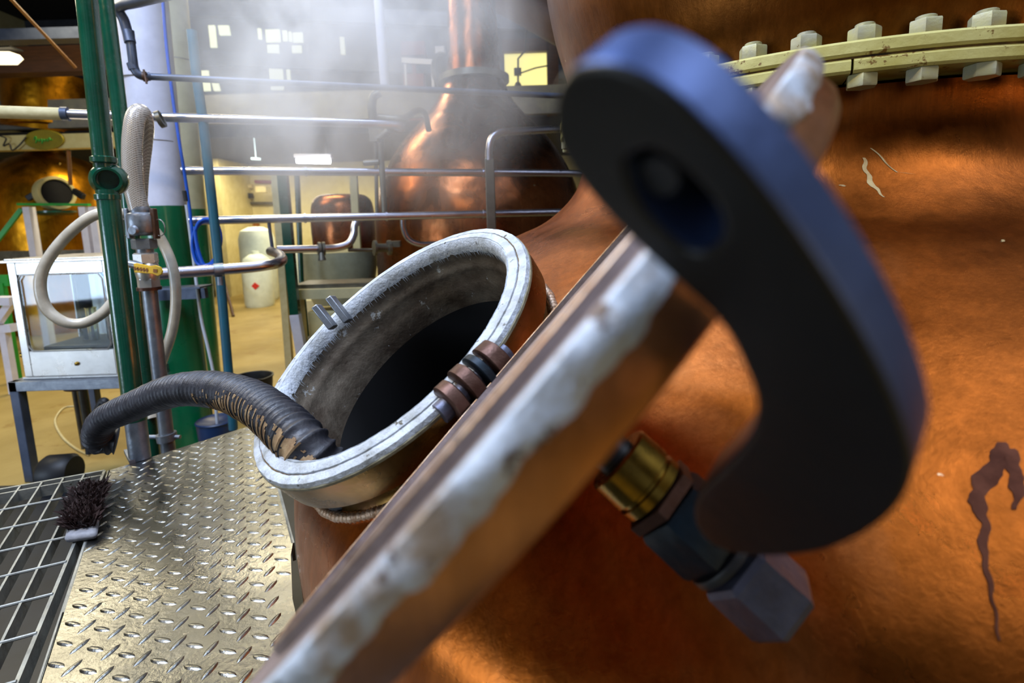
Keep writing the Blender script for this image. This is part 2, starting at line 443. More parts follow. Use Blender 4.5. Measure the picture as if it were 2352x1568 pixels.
for k in range(3):
    s0 = gap+0.006+k*2*math.pi/3; s1 = gap-0.0+(k+1)*2*math.pi/3-0.0
    mesh('lower_flange_segment', ring(0.57, 0.654, 1.457, 1.4785, s0, s1, 90), M_CREAM, still, ang=30)
for k in range(50):
    w = -2.345-0.125*8+0.1257*k
    if not (-3.4 < w < -0.6): continue
    c = Vec((AX.x+0.630*math.cos(w), AX.y+0.630*math.sin(w), 0))
    mesh('flange_nut', MB().hexa(c+Vec((0, 0, 1.5155)), (0, 0, 1), 0.0225, 0.021, random.random(), 0.05), M_BOLT, still, ang=30)
    mesh('bolt_end', MB().tube([c+Vec((0, 0, 1.515)), c+Vec((0, 0, 1.5315)), c+Vec((0, 0, 1.5325))], [0.0135, 0.0135, 0.012], 20), M_BOLT, still)
    mesh('bolt_head', MB().hexa(c+Vec((0, 0, 1.447)), (0, 0, 1), 0.0225, 0.019, random.random(), 0.05), M_BOLT, still, ang=30)

# manway neck: lip, collar, waist and flared foot down to the shoulder
NA = (Vec((1, 0, 0))-MN*MN.x).normalized(); NB = MN.cross(NA)
def npt(r, s, w): return MC+MN*s+(NA*math.cos(w)+NB*math.sin(w))*r
SEG = 160
def footdepth(r, w):
    s = -0.02
    while s > -0.6:
        p = npt(r, s, w)
        if math.hypot(p.x-AX.x, p.y-AX.y) < rbody(p.z): return s
        s -= 0.002
    return s
fd = [footdepth(0.248, 2*math.pi*j/SEG) for j in range(SEG)]
fd = [sum(fd[(j+k) % SEG] for k in range(-3, 4))/7 for j in range(SEG)]
col = MB().lathe([(0.262, -0.008), (0.2645, -0.03), (0.263, -0.055), (0.255, -0.062), (0.242, -0.066)], MC, MN, SEG, ref=NA)
mesh('collar', col, M_NECK, still)
nk = MB()
rows = 8
for i in range(rows+1):
    for j in range(SEG):
        w = 2*math.pi*j/SEG; e = min(fd[j], -0.075); t = i/rows
        s = -0.06+(e-0.004+0.06)*t
        nk.v.append(npt(0.242-0.006*math.sin(math.pi*t)+0.010*max(0, t-0.6)**2/0.16, s, w))
for i in range(rows):
    for j in range(SEG):
        j2 = (j+1) % SEG; nk.f.append((i*SEG+j, i*SEG+j2, (i+1)*SEG+j2, (i+1)*SEG+j))
mesh('neck', nk, M_NECK, still, ang=80)
wp = []
for j in range(SEG+1):
    jj = j % SEG; w = 2*math.pi*jj/SEG; wp.append(npt(0.253, min(fd[jj], -0.075)+0.001, w))
wp = smoothpath(wp, 4)
mesh('weld_bead', MB().tube(wp, [0.0065+0.0016*(i % 4 < 2)+0.0006*math.sin(i*0.37) for i in range(len(wp))], 8, False), M_WELD, still, ang=50)
def jig(k): return 0.0012*math.sin(k*7.3)+0.0008*math.sin(k*17.1)
lip = MB().lathe([(0.2615, -0.010), (0.2645, -0.003), (0.262, 0.003), (0.2525, 0.005), (0.2505, 0.0046), (0.2498, 0.0022), (0.2486, 0.0022), (0.2478, 0.0055), (0.242, 0.0075), (0.2345, 0.0075), (0.2338, 0.0055), (0.2326, 0.0055), (0.2318, 0.0068), (0.228, 0.003), (0.224, -0.006), (0.223, -0.018)], MC, MN, 240, ref=NA)
for i, v in enumerate(lip.v):
    d = v-MC; rd = (d-MN*d.dot(MN)).normalized(); q = i % 240
    lip.v[i] = v+rd*(0.00035*math.sin(q*0.9)+0.0003*math.sin(q*2.3+i//240))
mesh('lip', lip, M_WHITE, still, ang=28)
mesh('seal_groove', MB().lathe([(0.2486, 0.0018), (0.2486, 0.0031), (0.2500, 0.0031), (0.2500, 0.0018)], MC, MN, 200, True, ref=NA), M_GASK, still)
mesh('lip_edge', MB().lathe([(0.2615, -0.0105), (0.2655, -0.0085), (0.2655, -0.0045), (0.2640, -0.003)], MC, MN, 200, ref=NA), mat('lip edge grime', 'a09a80', '6e6448', .6, None, 0, 40, bmp=.4), still)
ds = MB()
for i in range(300):
    w = random.uniform(0, 6.283); ln = random.uniform(.008, .026); dw = random.uniform(.0012, .0035)*4; sk_ = random.gauss(0, .01)
    k = len(ds.v)
    for t in (0, .5, 1):
        for q in (-1, 0, 1): ds.v.append(npt(.2231-.0005*(q == 0)-.03*max(0, ln*t-.014), -.014-ln*t, w+sk_*t+dw*q*(1-t*.8)*.5))
    for t in (0, 1):
        for q in (0, 1): ds.f.append((k+t*3+q, k+t*3+q+1, k+t*3+4+q, k+t*3+3+q))
mesh('paste_streaks', ds, M_WHITE, still)['kind'] = 'stuff'
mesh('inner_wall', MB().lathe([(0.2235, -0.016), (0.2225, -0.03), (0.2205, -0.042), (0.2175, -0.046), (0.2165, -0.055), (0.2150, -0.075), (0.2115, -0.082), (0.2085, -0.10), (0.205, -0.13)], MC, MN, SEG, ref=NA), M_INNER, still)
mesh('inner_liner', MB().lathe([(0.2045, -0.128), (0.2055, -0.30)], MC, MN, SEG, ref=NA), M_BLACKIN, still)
# catch lugs on the far side of the lip
for (x0, y0, x1, y1) in ((728, 705, 765, 755), (760, 685, 800, 740)):
    p = W(x1+1, y1-2, 0.94); q = W(x0, y0, 0.94)
    dd = (q-p)
    mesh('catch_lug', MB().bar(p, p+dd*1.05, 0.012, 0.030, MN), M_GALV, still, bevel=0.002)
# hinge knuckles
k0 = W(1150, 822, 0.662); k1 = W(1022, 940, 0.622); kd = (k1-k0).normalized()
tot = (k1-k0).length
for (t0, t1, r, m) in ((0.0, 0.24, 0.031, M_COPNUT), (0.29, 0.42, 0.031, M_DARKNUT), (0.48, 0.68, 0.031, M_COPNUT), (0.76, 0.95, 0.028, M_COPNUT)):
    a = k0+kd*tot*t0; b = k0+kd*tot*t1
    mesh('hinge_knuckle', MB().lathe([(0.0, 0), (r*0.9, 0), (r, 0.002), (r, (b-a).length-0.002), (r*0.9, (b-a).length), (0, (b-a).length)], a, kd, 40), m, still)
mesh('hinge_pin', MB().tube([k0-kd*0.012, k1+kd*0.008], 0.014, 20), M_GREYNUT, still)

# ---- open door, seen almost edge-on
DC = CP(.0111, .0482, .4022); DN = CV(.7545, .6522, -.0736).normalized()
DA = DN.orthogonal().normalized()
door = mesh('door', MB().lathe([(0, 0.004), (0.05, 0.0035), (0.18, 0.002), (0.226, 0.001), (0.2265, -0.004), (0.232, -0.004), (0.2325, 0.0005), (0.2575, 0.0)], DC, DN, 200), M_DOORIN, still, ang=30)
rim = MB().lathe([(0.2575, 0.0), (0.2592, 0.0012), (0.2598, 0.005), (0.2594, 0.0095), (0.2575, 0.0135), (0.249, 0.0145)], DC, DN, 360)
for i, v in enumerate(rim.v):
    q = i % 360; row = i//360; d = v-DC; rd = (d-DN*d.dot(DN)).normalized()
    if row >= 2: rim.v[i] = v+DN*(0.0011*math.sin(q*0.41)+0.0009*math.sin(q*0.93+1)+0.0007*math.sin(q*2.1))*(row/5)+rd*0.0009*math.sin(q*0.57+row)
sub('painted_rim', rim, M_DOORRIM, door)
sub('seal_ring', MB().lathe([(0.2290, -0.0045), (0.2298, -0.0052), (0.2306, -0.0045), (0.2298, -0.0038)], DC, DN, 200, True), M_WELD, door)
sub('dished_back', MB().lathe([(0.2545, 0.005), (0.2545, 0.024), (0.251, 0.030), (0.242, 0.033), (0.20, 0.038), (0.12, 0.046), (0.04, 0.05), (0, 0.05)], DC, DN, 200), M_DOOR, door)
# centre bolt stack standing out of the door's back
S0 = W(1440, 1072, 0.40); S1 = W(1800, 1400, 0.375); SD = (S1-S0).normalized()
hd = (S0-DC).dot(DN); base = S0-SD*(hd-0.035)/SD.dot(DN)
sub('spindle', MB().tube([base, S1-SD*0.02], 0.016, 24), M_BLK, door)
def at(x, y):                                        # foot of a pixel on the spindle axis
    best = min(range(400), key=lambda i: (lambda c: (c[0]-x)**2+(c[1]-y)**2)(pix(S0+SD*(i/400*0.3-0.05))))
    return S0+SD*(best/400*0.3-0.05)
def pix(p):
    q = p-O; d = q.dot(fw); return (CX+F*q.dot(rt)/d, CY-F*q.dot(up)/d)
a = at(1415, 1050); b = at(1500, 1127)
L = (b-a).length
sub('brass_washer', MB().lathe([(0, 0), (0.0265, 0), (0.0285, 0.002), (0.0285, L*0.68), (0.0255, L*0.72), (0.0255, L*0.78), (0.0282, L*0.8), (0.028, L), (0, L)], a, SD, 64), M_BRASS, door)
c1 = at(1505, 1131); c2 = at(1530, 1154)
sub('copper_nut', MB().hexa((c1+c2)/2, SD, 0.033, (c2-c1).length, 0.1), M_COPNUT, door, ang=25)
c1 = at(1533, 1157); c2 = at(1640, 1254)
sub('black_nut', MB().hexa((c1+c2)/2, SD, 0.033, (c2-c1).length, 0.2, 0.06), M_DARKNUT, door, ang=25)
c1 = at(1648, 1262); c2 = at(1672, 1283)
sub('flat_washer', MB().lathe([(0, 0), (0.029, 0), (0.030, 0.002), (0.030, 0.006), (0, 0.006)], c1, SD, 48), M_BLK, door)
c1 = at(1680, 1290); c2 = at(1800, 1400)
sub('steel_nut', MB().hexa((c1+c2)/2, SD, 0.0315, (c2-c1).length, 0.35, 0.08), M_GREYNUT, door, ang=25)

# ---- heavy black clamp arm in front
PN = CV(.60, -.65, .47).normalized(); kk = 0.090
PU = PN.orthogonal().normalized(); PV = PN.cross(PU)
def onslab(x, y):
    d = W(x, y, 1)-O; t = kk/d.dot(PN); return O+d*t
p00 = onslab(1705, 665)
def loc2(x, y):
    q = onslab(x, y)-p00; return (q.dot(PU), q.dot(PV))
out_ = [(1268, 240), (1290, 180), (1335, 150), (1420, 150), (1530, 205), (1640, 305), (1750, 430), (1850, 565), (1950, 720), (2035, 880), (2085, 1010), (2095, 1090), (2060, 1170),
        (1985, 1230), (1890, 1268), (1790, 1280), (1700, 1275), (1635, 1250), (1595, 1200), (1600, 1140), (1645, 1090), (1715, 1010), (1735, 930), (1700, 830), (1650, 745), (1570, 665), (1450, 555), (1340, 435), (1275, 330)]
hole = [(1436, 385), (1462, 352), (1505, 350), (1560, 385), (1620, 445), (1655, 510), (1645, 560), (1600, 578), (1545, 550), (1470, 470)]
M_EDGE = mat('arm edge blue sheen', '586c9c', '34446e', 0.35, 0.5, 0.7, 12, bmp=0.2)  # cool blue sheen of the rim is painted into its colour
cu = bpy.data.curves.new('arm_outline', 'CURVE'); cu.dimensions = '2D'; cu.fill_mode = 'BOTH'; TH = 0.020
for lst, dn in ((out_, 8), (hole, 8)):
    pts = [Vec((*loc2(x, y), 0)) for x, y in lst]; N = len(pts); sm = []
    for i in range(N):
        A_, B_, C_, D_ = pts[i-1], pts[i], pts[(i+1) % N], pts[(i+2) % N]
        for j in range(dn):
            t = j/dn; sm.append(0.5*((2*B_)+(C_-A_)*t+(2*A_-5*B_+4*C_-D_)*t*t+(3*B_-A_-3*C_+D_)*t**3))
    sp = cu.splines.new('POLY'); sp.points.add(len(sm)-1)
    for q, v in zip(sp.points, sm): q.co = (v.x, v.y, 0, 1)
    sp.use_cyclic_u = True
cu.extrude = TH/2-0.002; cu.bevel_depth = 0.002; cu.bevel_resolution = 3; cu.offset = -0.002
co = link(bpy.data.objects.new('arm_outline', cu))
bpy.context.view_layer.update()
me = bpy.data.meshes.new_from_object(co.evaluated_get(bpy.context.evaluated_depsgraph_get()))
bpy.data.objects.remove(co)
ctr = p00+PN*TH/2
for v in me.vertices: v.co = ctr+PU*v.co.x+PV*v.co.y+PN*v.co.z-AX
for p in me.polygons: p.use_smooth = True
try: me.set_sharp_from_angle(angle=math.radians(50))
except Exception: pass
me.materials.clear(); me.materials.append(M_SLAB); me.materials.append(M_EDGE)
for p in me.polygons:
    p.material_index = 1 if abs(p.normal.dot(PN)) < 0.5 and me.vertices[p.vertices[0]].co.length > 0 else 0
arm = link(bpy.data.objects.new('clamp_arm', me)); arm.parent = still
arm['label'] = 'thick black iron clamp arm with a slotted hole'
h0 = onslab(1545, 465)
sub('slot_backing', MB().obox(h0+PN*(TH+0.0015), PU*0.014, PV*0.014, PN*0.0015), M_SLAB, arm, bevel=0.0005)
sub('slot_pin', MB().tube([onslab(1490, 435)+PN*0.005, onslab(1490, 435)+PN*(TH+0.0015)], 0.005, 24), M_BLK, arm)

# ================================================================== PLATFORM
PZ = 0.60
e1 = Vec((.975, -.22, 0)).normalized(); e2 = Vec((.22, .975, 0)).normalized()
tl = onZ(250, 1080, PZ); bl = onZ(90, 1568, PZ); tr = onZ(592, 972, PZ)
edge = (bl-tl).normalized()
bl2 = tl+edge*1.25
tr2 = onZ(640, 1120, PZ); br = onZ(712, 1398, PZ); e5 = tr2.lerp(br, .55)
def arc(a_): return Vec((AX.x+1.345*math.cos(a_), AX.y+1.345*math.sin(a_), PZ))
a5 = math.atan2(e5.y-AX.y, e5.x-AX.x)
arcp = [arc(a5+0.1*k_+.03) for k_ in range(0, 6)]; br2 = arcp[-1]
pa = tr+(tr-tl).normalized()*0.05
plate = [tl, bl2, br2]+arcp[::-1][1:]+[e5, tr2, tr2+Vec((0.0, 0.06, 0)), pa]
tp = thing('tread_plate', 'silver raised-bar tread plate beside the near still under the ribbed hose', 'floor plate', (tl+br2)/2-Vec((0, 0, 0.01)))
pm = MB().prism([p-Vec((0, 0, 0.006)) for p in plate], Vec((0, 0, 0.006)))
def inside(p, poly):
    c = False; n = len(poly)
    for i in range(n):
        a_, b_ = poly[i], poly[i-1]
        if (a_.y > p.y) != (b_.y > p.y) and p.x < (b_.x-a_.x)*(p.y-a_.y)/(b_.y-a_.y)+a_.x: c = not c
    return c
A0 = onZ(530/3.564, 1128+1245/3.564, PZ)
v1 = e1*0.0303; v2 = e2*0.0355
for i in range(-40, 60):
    for j in range(-25, 50):
        c = A0+v1*i+v2*j
        if c.y < 0.1 or not all(inside(c+o_, plate) for o_ in (Vec((.014, 0, 0)), Vec((-.014, 0, 0)), Vec((0, .014, 0)), Vec((0, -.014, 0)))): continue
        d, w_ = (e1, e2) if (i+j) % 2 == 0 else (e2, e1)
        k = len(pm.v); ht = 0.0024; NN = 6
        for s in range(NN+1):
            t = -1+2*s/NN; ww = 0.0052*math.sqrt(max(0, 1-t*t)); hh = ht*(max(0, 1-t*t))**0.6
            b_ = c+d*0.0165*t+Vec((0, 0, 0.0))
            pm.v += [b_-w_*ww, b_-w_*ww*0.5+Vec((0, 0, hh*0.8)), b_+Vec((0, 0, hh)), b_+w_*ww*0.5+Vec((0, 0, hh*0.8)), b_+w_*ww]
        for s in range(NN):
            for q in range(4):
                pm.f.append((k+s*5+q, k+s*5+q+1, k+(s+1)*5+q+1, k+(s+1)*5+q))
mesh('plate', pm, M_TREAD, tp, ang=60)
eb = MB().bar(tl-Vec((0, 0, 0.02)), bl2-Vec((0, 0, 0.02)), 0.006, 0.04).bar(tr2+Vec((0, 0, -0.02)), e5-Vec((0, 0, 0.02)), 0.006, 0.04)
mesh('edge_angle', eb, M_GRATE, tp, smooth=False)
# legs of the platform
for q in (tl+edge*0.1+e1*0.05, tl+edge*0.9+e1*0.05):
    mesh('leg', MB().box((q.x-0.03, q.y-0.03, 0), (q.x+0.03, q.y+0.03, PZ-0.006)), M_GRATE, tp, smooth=False)

ge = Vec((.5, -.866, 0)); gr = Vec((.91, .41, 0)).normalized()
g0 = onZ(250, 1078, PZ)-gr*0.010
gt = thing('floor_grating', 'galvanised open bar grating left of the tread plate', 'grating', g0-Vec((0, 0, 0.035)))
mesh('frame', MB().bar(g0-gr*0.9-Vec((0, 0, .014)), g0-Vec((0, 0, .014)), 0.006, 0.030).bar(g0-gr*0.9+ge*0.03-Vec((0, 0, .014)), g0+ge*0.03-Vec((0, 0, .014)), 0.005, 0.028)
     .bar(g0-Vec((0, 0, .016)), g0+ge*1.2-Vec((0, 0, .016)), 0.006, 0.032), M_GRATE, gt, smooth=False)
for i in range(1, 20):
    p = g0-gr*0.0445*i
    mesh('bearing_bar', MB().bar(p-Vec((0, 0, .014)), p+ge*1.2-Vec((0, 0, .014)), 0.004, 0.030), M_GRATE, gt, smooth=False)
for j in range(1, 11):
    p = g0+ge*(0.03+0.107*j)
    mesh('cross_rod', MB().tube([p-gr*0.88, p], 0.003, 8), M_GRATE, gt)
for q in (g0-gr*0.85+ge*0.05, g0-gr*0.3+ge*1.1):
    mesh('leg', MB().box((q.x-0.025, q.y-0.025, 0), (q.x+0.025, q.y+0.025, PZ-0.03)), M_GRATE, gt, smooth=False)
struct('trim_8', MB().box((-3.6, -0.8, 0.0), (0.5, 2.45, 0.012)), M_SHADEF, smooth=False)  # dark sheet added to stand for the shade under the grating
# lower step seen through the grating
s1 = g0-gr*0.5+ge*0.62-Vec((0, 0, 0.30))
lw = thing('lower_step_grating', 'narrow bar grating step seen below the open floor grating', 'step', s1)
for i in range(9):
    mesh('step_bar', MB().bar(s1+ge*0.034*i-gr*0.35, s1+ge*0.034*i+gr*0.46, 0.004, 0.022), M_GALV, lw, smooth=False)
mesh('step_side', MB().bar(s1-gr*0.35-ge*0.02, s1-gr*0.35+ge*0.3, 0.01, 0.03).bar(s1+gr*0.05-ge*0.02, s1+gr*0.05+ge*0.3, 0.006, 0.024).bar(s1+gr*0.46-ge*0.02, s1+gr*0.46+ge*0.3, 0.01, 0.03), M_GALV, lw, smooth=False)
s2 = s1+ge*0.5-Vec((0, 0, 0.06))
mesh('step_post', MB().bar(s1-gr*0.35, s1-gr*0.35-Vec((0, 0, s1.z)), .02, .02, (1, 0, 0)).bar(s1+gr*0.46, s1+gr*0.46-Vec((0, 0, s1.z)), .02, .02, (1, 0, 0)), M_GALV, lw, smooth=False)
one('lower_tread_plate', MB().obox(s2, gr*0.42, ge*0.24, Vec((0, 0, 0.003))).bar(s2-gr*.4, s2-gr*.4-Vec((0, 0, s2.z)), .03, .03, (1, 0, 0)).bar(s2+gr*.4, s2+gr*.4-Vec((0, 0, s2.z)), .03, .03, (1, 0, 0)), M_GRATE, 'dull grey plate on the level below the grating', 'floor plate', smooth=False)

# ---- boot brush
bq = onZ(182, 1222, PZ+0.004)
br_ = thing('boot_brush', 'worn brush with dark brown bristles lying at the corner of the grating', 'brush', bq)
bx = onZ(150, 1238, PZ+.01); by = onZ(222, 1228, PZ+.01); bw = (by-bx)
bd = (onZ(240, 1110, PZ+.01)-by); 
ex = bw*0.5; ey = bd*0.42
mesh('block', MB().obox(bx+bw*.5+ey*0.95, ex*1.05, ey, Vec((0, 0, .009))), M_BRUSHB, br_, bevel=0.008)
bm_ = MB()
for i in range(2600):
    a_ = random.uniform(-1, 1); b_ = random.uniform(-0.8, 1)
    p = bx+bw*.5+ey*0.95+ex*a_*0.9+ey*b_*0.95+Vec((0, 0, .008))
    t = Vec((a_*0.5+random.gauss(0, .35), b_*0.35+random.gauss(0, .35), 1)).normalized()*random.uniform(.018, .038)
    sd = t.orthogonal().normalized()*0.0006
    k = len(bm_.v); bm_.v += [p-sd, p+sd, p+t*0.6+Vec((random.gauss(0, .003), random.gauss(0, .003), 0)), p+t+Vec((random.gauss(0, .006), random.gauss(0, .006), -.003))]
    bm_.f += [(k, k+1, k+2), (k+2, k+1, k+3)]
bo = mesh('bristles', bm_, M_BRIST, br_, smooth=False); bo['kind'] = 'stuff'

# ================================================================== HOSES AND RAILING POSTS
# black ribbed hose into the manway
hpts = [W(268, 1012, 1.42), W(228, 1010, 1.40), W(236, 968, 1.35), W(300, 935, 1.27), W(400, 897, 1.13), W(500, 895, 1.02), W(580, 922, 0.90), W(640, 965, 0.81), W(692, 1015, 0.755)]
hpts += [hpts[-1]+CV(.034, .034, -.005), hpts[-1]+CV(.062, .08, .025), hpts[-1]+CV(.085, .125, .08), hpts[-1]+CV(.11, .17, .16)]
hs = smoothpath(hpts, 60)
# resample evenly
ds = [0]
for a_, b_ in zip(hs, hs[1:]): ds.append(ds[-1]+(b_-a_).length)
L = ds[-1]; step = 0.0017; path = []; k = 0; s = 0
while s < L:
    while ds[k+1] < s: k += 1
    t = (s-ds[k])/(ds[k+1]-ds[k]); path.append(hs[k].lerp(hs[k+1], t)); s += step
rr = [0.0308+0.0058*(1-abs(math.sin(math.pi*i*step/0.0175)))**1.1+0.0004*math.sin(i*.05) for i in range(len(path))]
hose = thing('ribbed_hose', 'thick black ribbed hose arching over the tread plate into the manway', 'hose', path[0]-Vec((0, 0, .03)))
mesh('tube', MB().tube(path, rr, 36), M_HOSE, hose, ang=180)
# flaking tan lining patches on the underside of the last third: a skin following the hose
M_FLK, n_, l_, p_ = newmat('tan flaking cover')
col_ = ramp(n_, l_, noise(n_, l_, 50, 6), [(0.35, lin('a88c66')), (0.65, lin('745636'))]); l_.new(col_, p_.inputs['Base Color']); p_.inputs['Roughness'].default_value = .7
bump(n_, l_, p_, noise(n_, l_, 160, 5), .5, .002)
fk = MB(); lo_ = int(len(path)*0.50); hi_ = int(len(path)*0.84); seg = 60
a_ = None
for i in range(lo_, hi_):
    T = (path[i+1]-path[i-1]).normalized()
    dn = CV(-0.3, 0.75, -.9); dn = (dn-T*dn.dot(T)).normalized(); sdv = T.cross(dn)
    for j in range(seg+1):
        w = -1.25+2.5*j/seg
        fk.v.append(path[i]+(dn*math.cos(w)+sdv*math.sin(w))*(rr[i]+0.0009))
from mathutils import noise as mn
for i in range(hi_-lo_-1):
    for j in range(seg):
        q = fk.v[i*(seg+1)+j]; u_ = abs(-1+2*j/seg); ta = i/(hi_-lo_)
        g = mn.noise(q*55)*0.55+mn.noise(q*140)*0.4
        if g > -0.42+u_**2*0.6+max(0, (0.4-ta))*1.3 and rr[i] < .0352: 
            fk.f.append((i*(seg+1)+j, (i+1)*(seg+1)+j, (i+1)*(seg+1)+j+1, i*(seg+1)+j+1))
mesh('flaking_cover', fk, M_FLK, hose)

# front green post with its ball fitting
def post(name, label, pts, r, mat_, cat='railing post', seg=28):
    return one(name, MB().tube(pts, r, seg), mat_, label, cat)
Yp = 1.47
fb_ = onZ(322, 1052, PZ); fp = [onY(193, -60, Yp), onY(243, 412, Yp), Vec((fb_.x, fb_.y, PZ))]
rp = thing('railing_post', 'front green railing post with a round socket fitting', 'railing post', fb_)
mesh('upper_tube', MB().tube([fp[0], fp[1]+Vec((0, 0, .03))], 0.0245, 32), M_GREEN, rp)
mid = fp[1].lerp(fp[2], 0.86)
mesh('lower_tube', MB().tube([fp[1]-Vec((0, 0, .03)), mid], 0.0272, 32), M_GREEN, rp)
mesh('bare_foot', MB().tube([mid, fp[2]], 0.0268, 32), M_GALV, rp)['label'] = 'bare grey foot of the post'
fb = MB().lathe([(a_*.82, b_*.82) for a_, b_ in [(0.0, -0.05), (0.03, -0.048), (0.047, -0.03), (0.056, 0.0), (0.053, 0.022), (0.046, 0.034), (0.040, 0.040), (0.033, 0.040), (0.031, 0.034), (0.030, 0.0), (0.0, 0.0)]], fp[1]+Vec((0, 0.012, 0)), (O-fp[1]).normalized()+Vec((-.12, 0, -.02)), 48)
sk = mesh('socket_fitting', fb, M_GREEN, rp)
dirp = (fp[1]-fp[0]).normalized()
for s_ in (-1, 1):
    cl = MB().lathe([(0.024, 0), (0.031, 0.003), (0.031, 0.016), (0.026, 0.02)], fp[1]+dirp*(s_*0.05)-dirp*0.012, dirp, 32)
    mesh('collar', cl, M_GREEN, rp)
mesh('set_plate', MB().prism([onZ(285, 1040, PZ+.0)+Vec((0, .0, 0)), onZ(298, 1066, PZ), onZ(345, 1050, PZ), onZ(335, 1028, PZ)], (0, 0, 0.01)), M_GALV, rp, smooth=False)
pb = [onY(235, -60, 1.76), onY(283, 330, 1.76), onY(318, 700, 1.76), onY(352, 1032, 1.76)]; pb.append(pb[3]+(pb[3]-pb[2])*(pb[3].z/(pb[2].z-pb[3].z)))
one('railing_post', MB().tube(smoothpath(pb, 4), 0.022, 28), M_GREEN, 'rear dark green railing post leaning close behind the front post', 'railing post')

# braided hose, camlock, valve, galvanised pipe
Yv = 1.66
vt = thing('drain_valve', 'hose coupling with yellow-handled ball valve on a galvanised standpipe', 'valve', onY(392, 1020, Yv))
def vy(x, y, dy=0): return onY(x, y, Yv+dy)
ax = (vy(325, 480)-vy(348, 740)).normalized()
def onax(t): return vy(322, 478).lerp(vy(343, 662), t)
adir = (vy(343, 662)-vy(322, 478)).normalized()
def vl(prs, t): return MB().lathe(prs, onax(t), adir, 40)
LL = (vy(343, 662)-vy(322, 478)).length
mesh('cam_coupler', vl([(0.0, -.01), (0.026, -.01), (0.028, 0), (0.028, .008), (0.037, .012), (0.040, .02), (0.040, .065), (0.036, .075), (0.030, .08), (0, .08)], 0.02), M_GALV, vt)
for s_ in (-1, 1):
    c = onax(0.2)+rt*s_*0.041
    mesh('cam_lever', MB().bar(c+Vec((0, 0, .05)), c-Vec((0, 0, .045)), .012, .022, (0, 1, 0)), M_WOOD if s_ > 0 else M_GALV, vt, bevel=.003)
    rg = [c+rt*s_*0.012+Vec((0.018*math.cos(w)*s_, 0, -0.01+0.026*math.sin(w))) for w in [2*math.pi*i/20 for i in range(21)]]
    mesh('pull_ring', MB().tube(rg, 0.0016, 6), M_CABLE, vt)
mesh('coupling_boss', MB().lathe([(0, 0), (0.014, 0), (0.016, .004), (0.012, .012), (0, .012)], onax(0.27)-Vec((0, .036, 0)), (0, -1, 0), 24), M_GALV, vt)
mesh('adaptor_nut', MB().hexa(onax(0.44), adir, 0.035, LL*.13, .3), M_GALV, vt, ang=25)
mesh('nipple', MB().tube([onax(.48), onax(.56)], .024, 30), M_GALV, vt)
mesh('upper_union', MB().hexa(onax(0.62), adir, 0.034, LL*.14, .0), M_SHINY, vt, ang=25)
mesh('valve_body', vl([(0.026, 0), (0.032, .01), (0.034, .03), (0.030, .055), (0.024, .07), (.024, .09)], 0.66), M_SHINY, vt)
mesh('lower_union', MB().hexa(onax(0.93), adir, 0.032, LL*.13, .5), M_SHINY, vt, ang=25)
mesh('pipe_collar', MB().tube([onax(.98), onax(1.02)], .034, 30), M_COPNUT, vt)
mesh('stem', MB().tube([vy(298, 606, -.03), vy(330, 612, -.03)], .012, 16), M_GALV, vt)
hl = [(306, 606), (312, 604), (345, 611), (356, 609), (368, 613), (373, 622), (371, 630), (362, 634), (350, 629), (308, 626)]
hd_ = mesh('valve_handle', MB().prism([onY(x, y, Yv-.055) for x, y in hl], (0, .006, 0)), M_YEL, vt, smooth=False, bevel=.002)
hd_['label'] = 'yellow lever handle'
mk = MB()
for i in range(5): mk.bar(onY(309+i*7, 612+i*0.9, Yv-.0562), onY(309+i*7, 620+i*1.0, Yv-.0562), .0045, .001, (0, 1, 0))
mk.bar(onY(309, 616, Yv-.0562), onY(340, 620, Yv-.0562), .003, .001, (0, 1, 0)); mk.bar(onY(352, 621, Yv-.0562), onY(361, 622, Yv-.0562), .010, .001, (0, 1, 0))
sub('handle_lettering', mk, M_BROWN, hd_, smooth=False)
mesh('standpipe', MB().tube([onax(1.0), onY(388, 1045, Yv), Vec((onY(388, 1045, Yv).x+.03, Yv, 0))], .0215, 28), M_GALV, vt)
cy_ = onY(383, 1003, Yv)
mesh('pipe_clamp', MB().lathe([(0.022, -.012), (.03, -.012), (.03, .012), (.022, .012)], cy_, (0.07, 0, -1), 28, True).tube([cy_-rt*.11, cy_+rt*.045], .007, 12), M_GALV, vt)
# clear braided suction hose arching from behind into the coupler
M_BR2, n_, l_, p_ = newmat('braided hose weave')
tc = n_.new('ShaderNodeTexCoord'); wv = []
for rz in (0.9, -0.9):
    mp = n_.new('ShaderNodeMapping'); mp.inputs['Rotation'].default_value = (0, rz, 0); l_.new(tc.outputs['Object'], mp.inputs[0])
    w = n_.new('ShaderNodeTexWave'); w.inputs['Scale'].default_value = 60; l_.new(mp.outputs[0], w.inputs[0]); wv.append(w.outputs['Fac'])
mm = n_.new('ShaderNodeMath'); mm.operation = 'MAXIMUM'; l_.new(wv[0], mm.inputs[0]); l_.new(wv[1], mm.inputs[1])
l_.new(ramp(n_, l_, mm.outputs[0], [(0.3, lin('7c746c')), (0.95, lin('b6aca0'))]), p_.inputs['Base Color']); p_.inputs['Roughness'].default_value = .25
p_.inputs['Coat Weight'].default_value = .6; bump(n_, l_, p_, mm.outputs[0], .3, .002)
bh = [onY(316, 480, 1.82), onY(320, 400, 1.80), onY(328, 330, 1.775), onY(331, 285, 1.74), onY(322, 259, 1.705), onY(309, 280, 1.68), onY(303, 350, 1.665), onY(308, 430, Yv), onY(320, 482, Yv)]
one('suction_hose', MB().tube(smoothpath(bh, 10), 0.0275, 28), M_BR2, 'clear braided hose looping over the steel pipe into the coupler', 'hose')
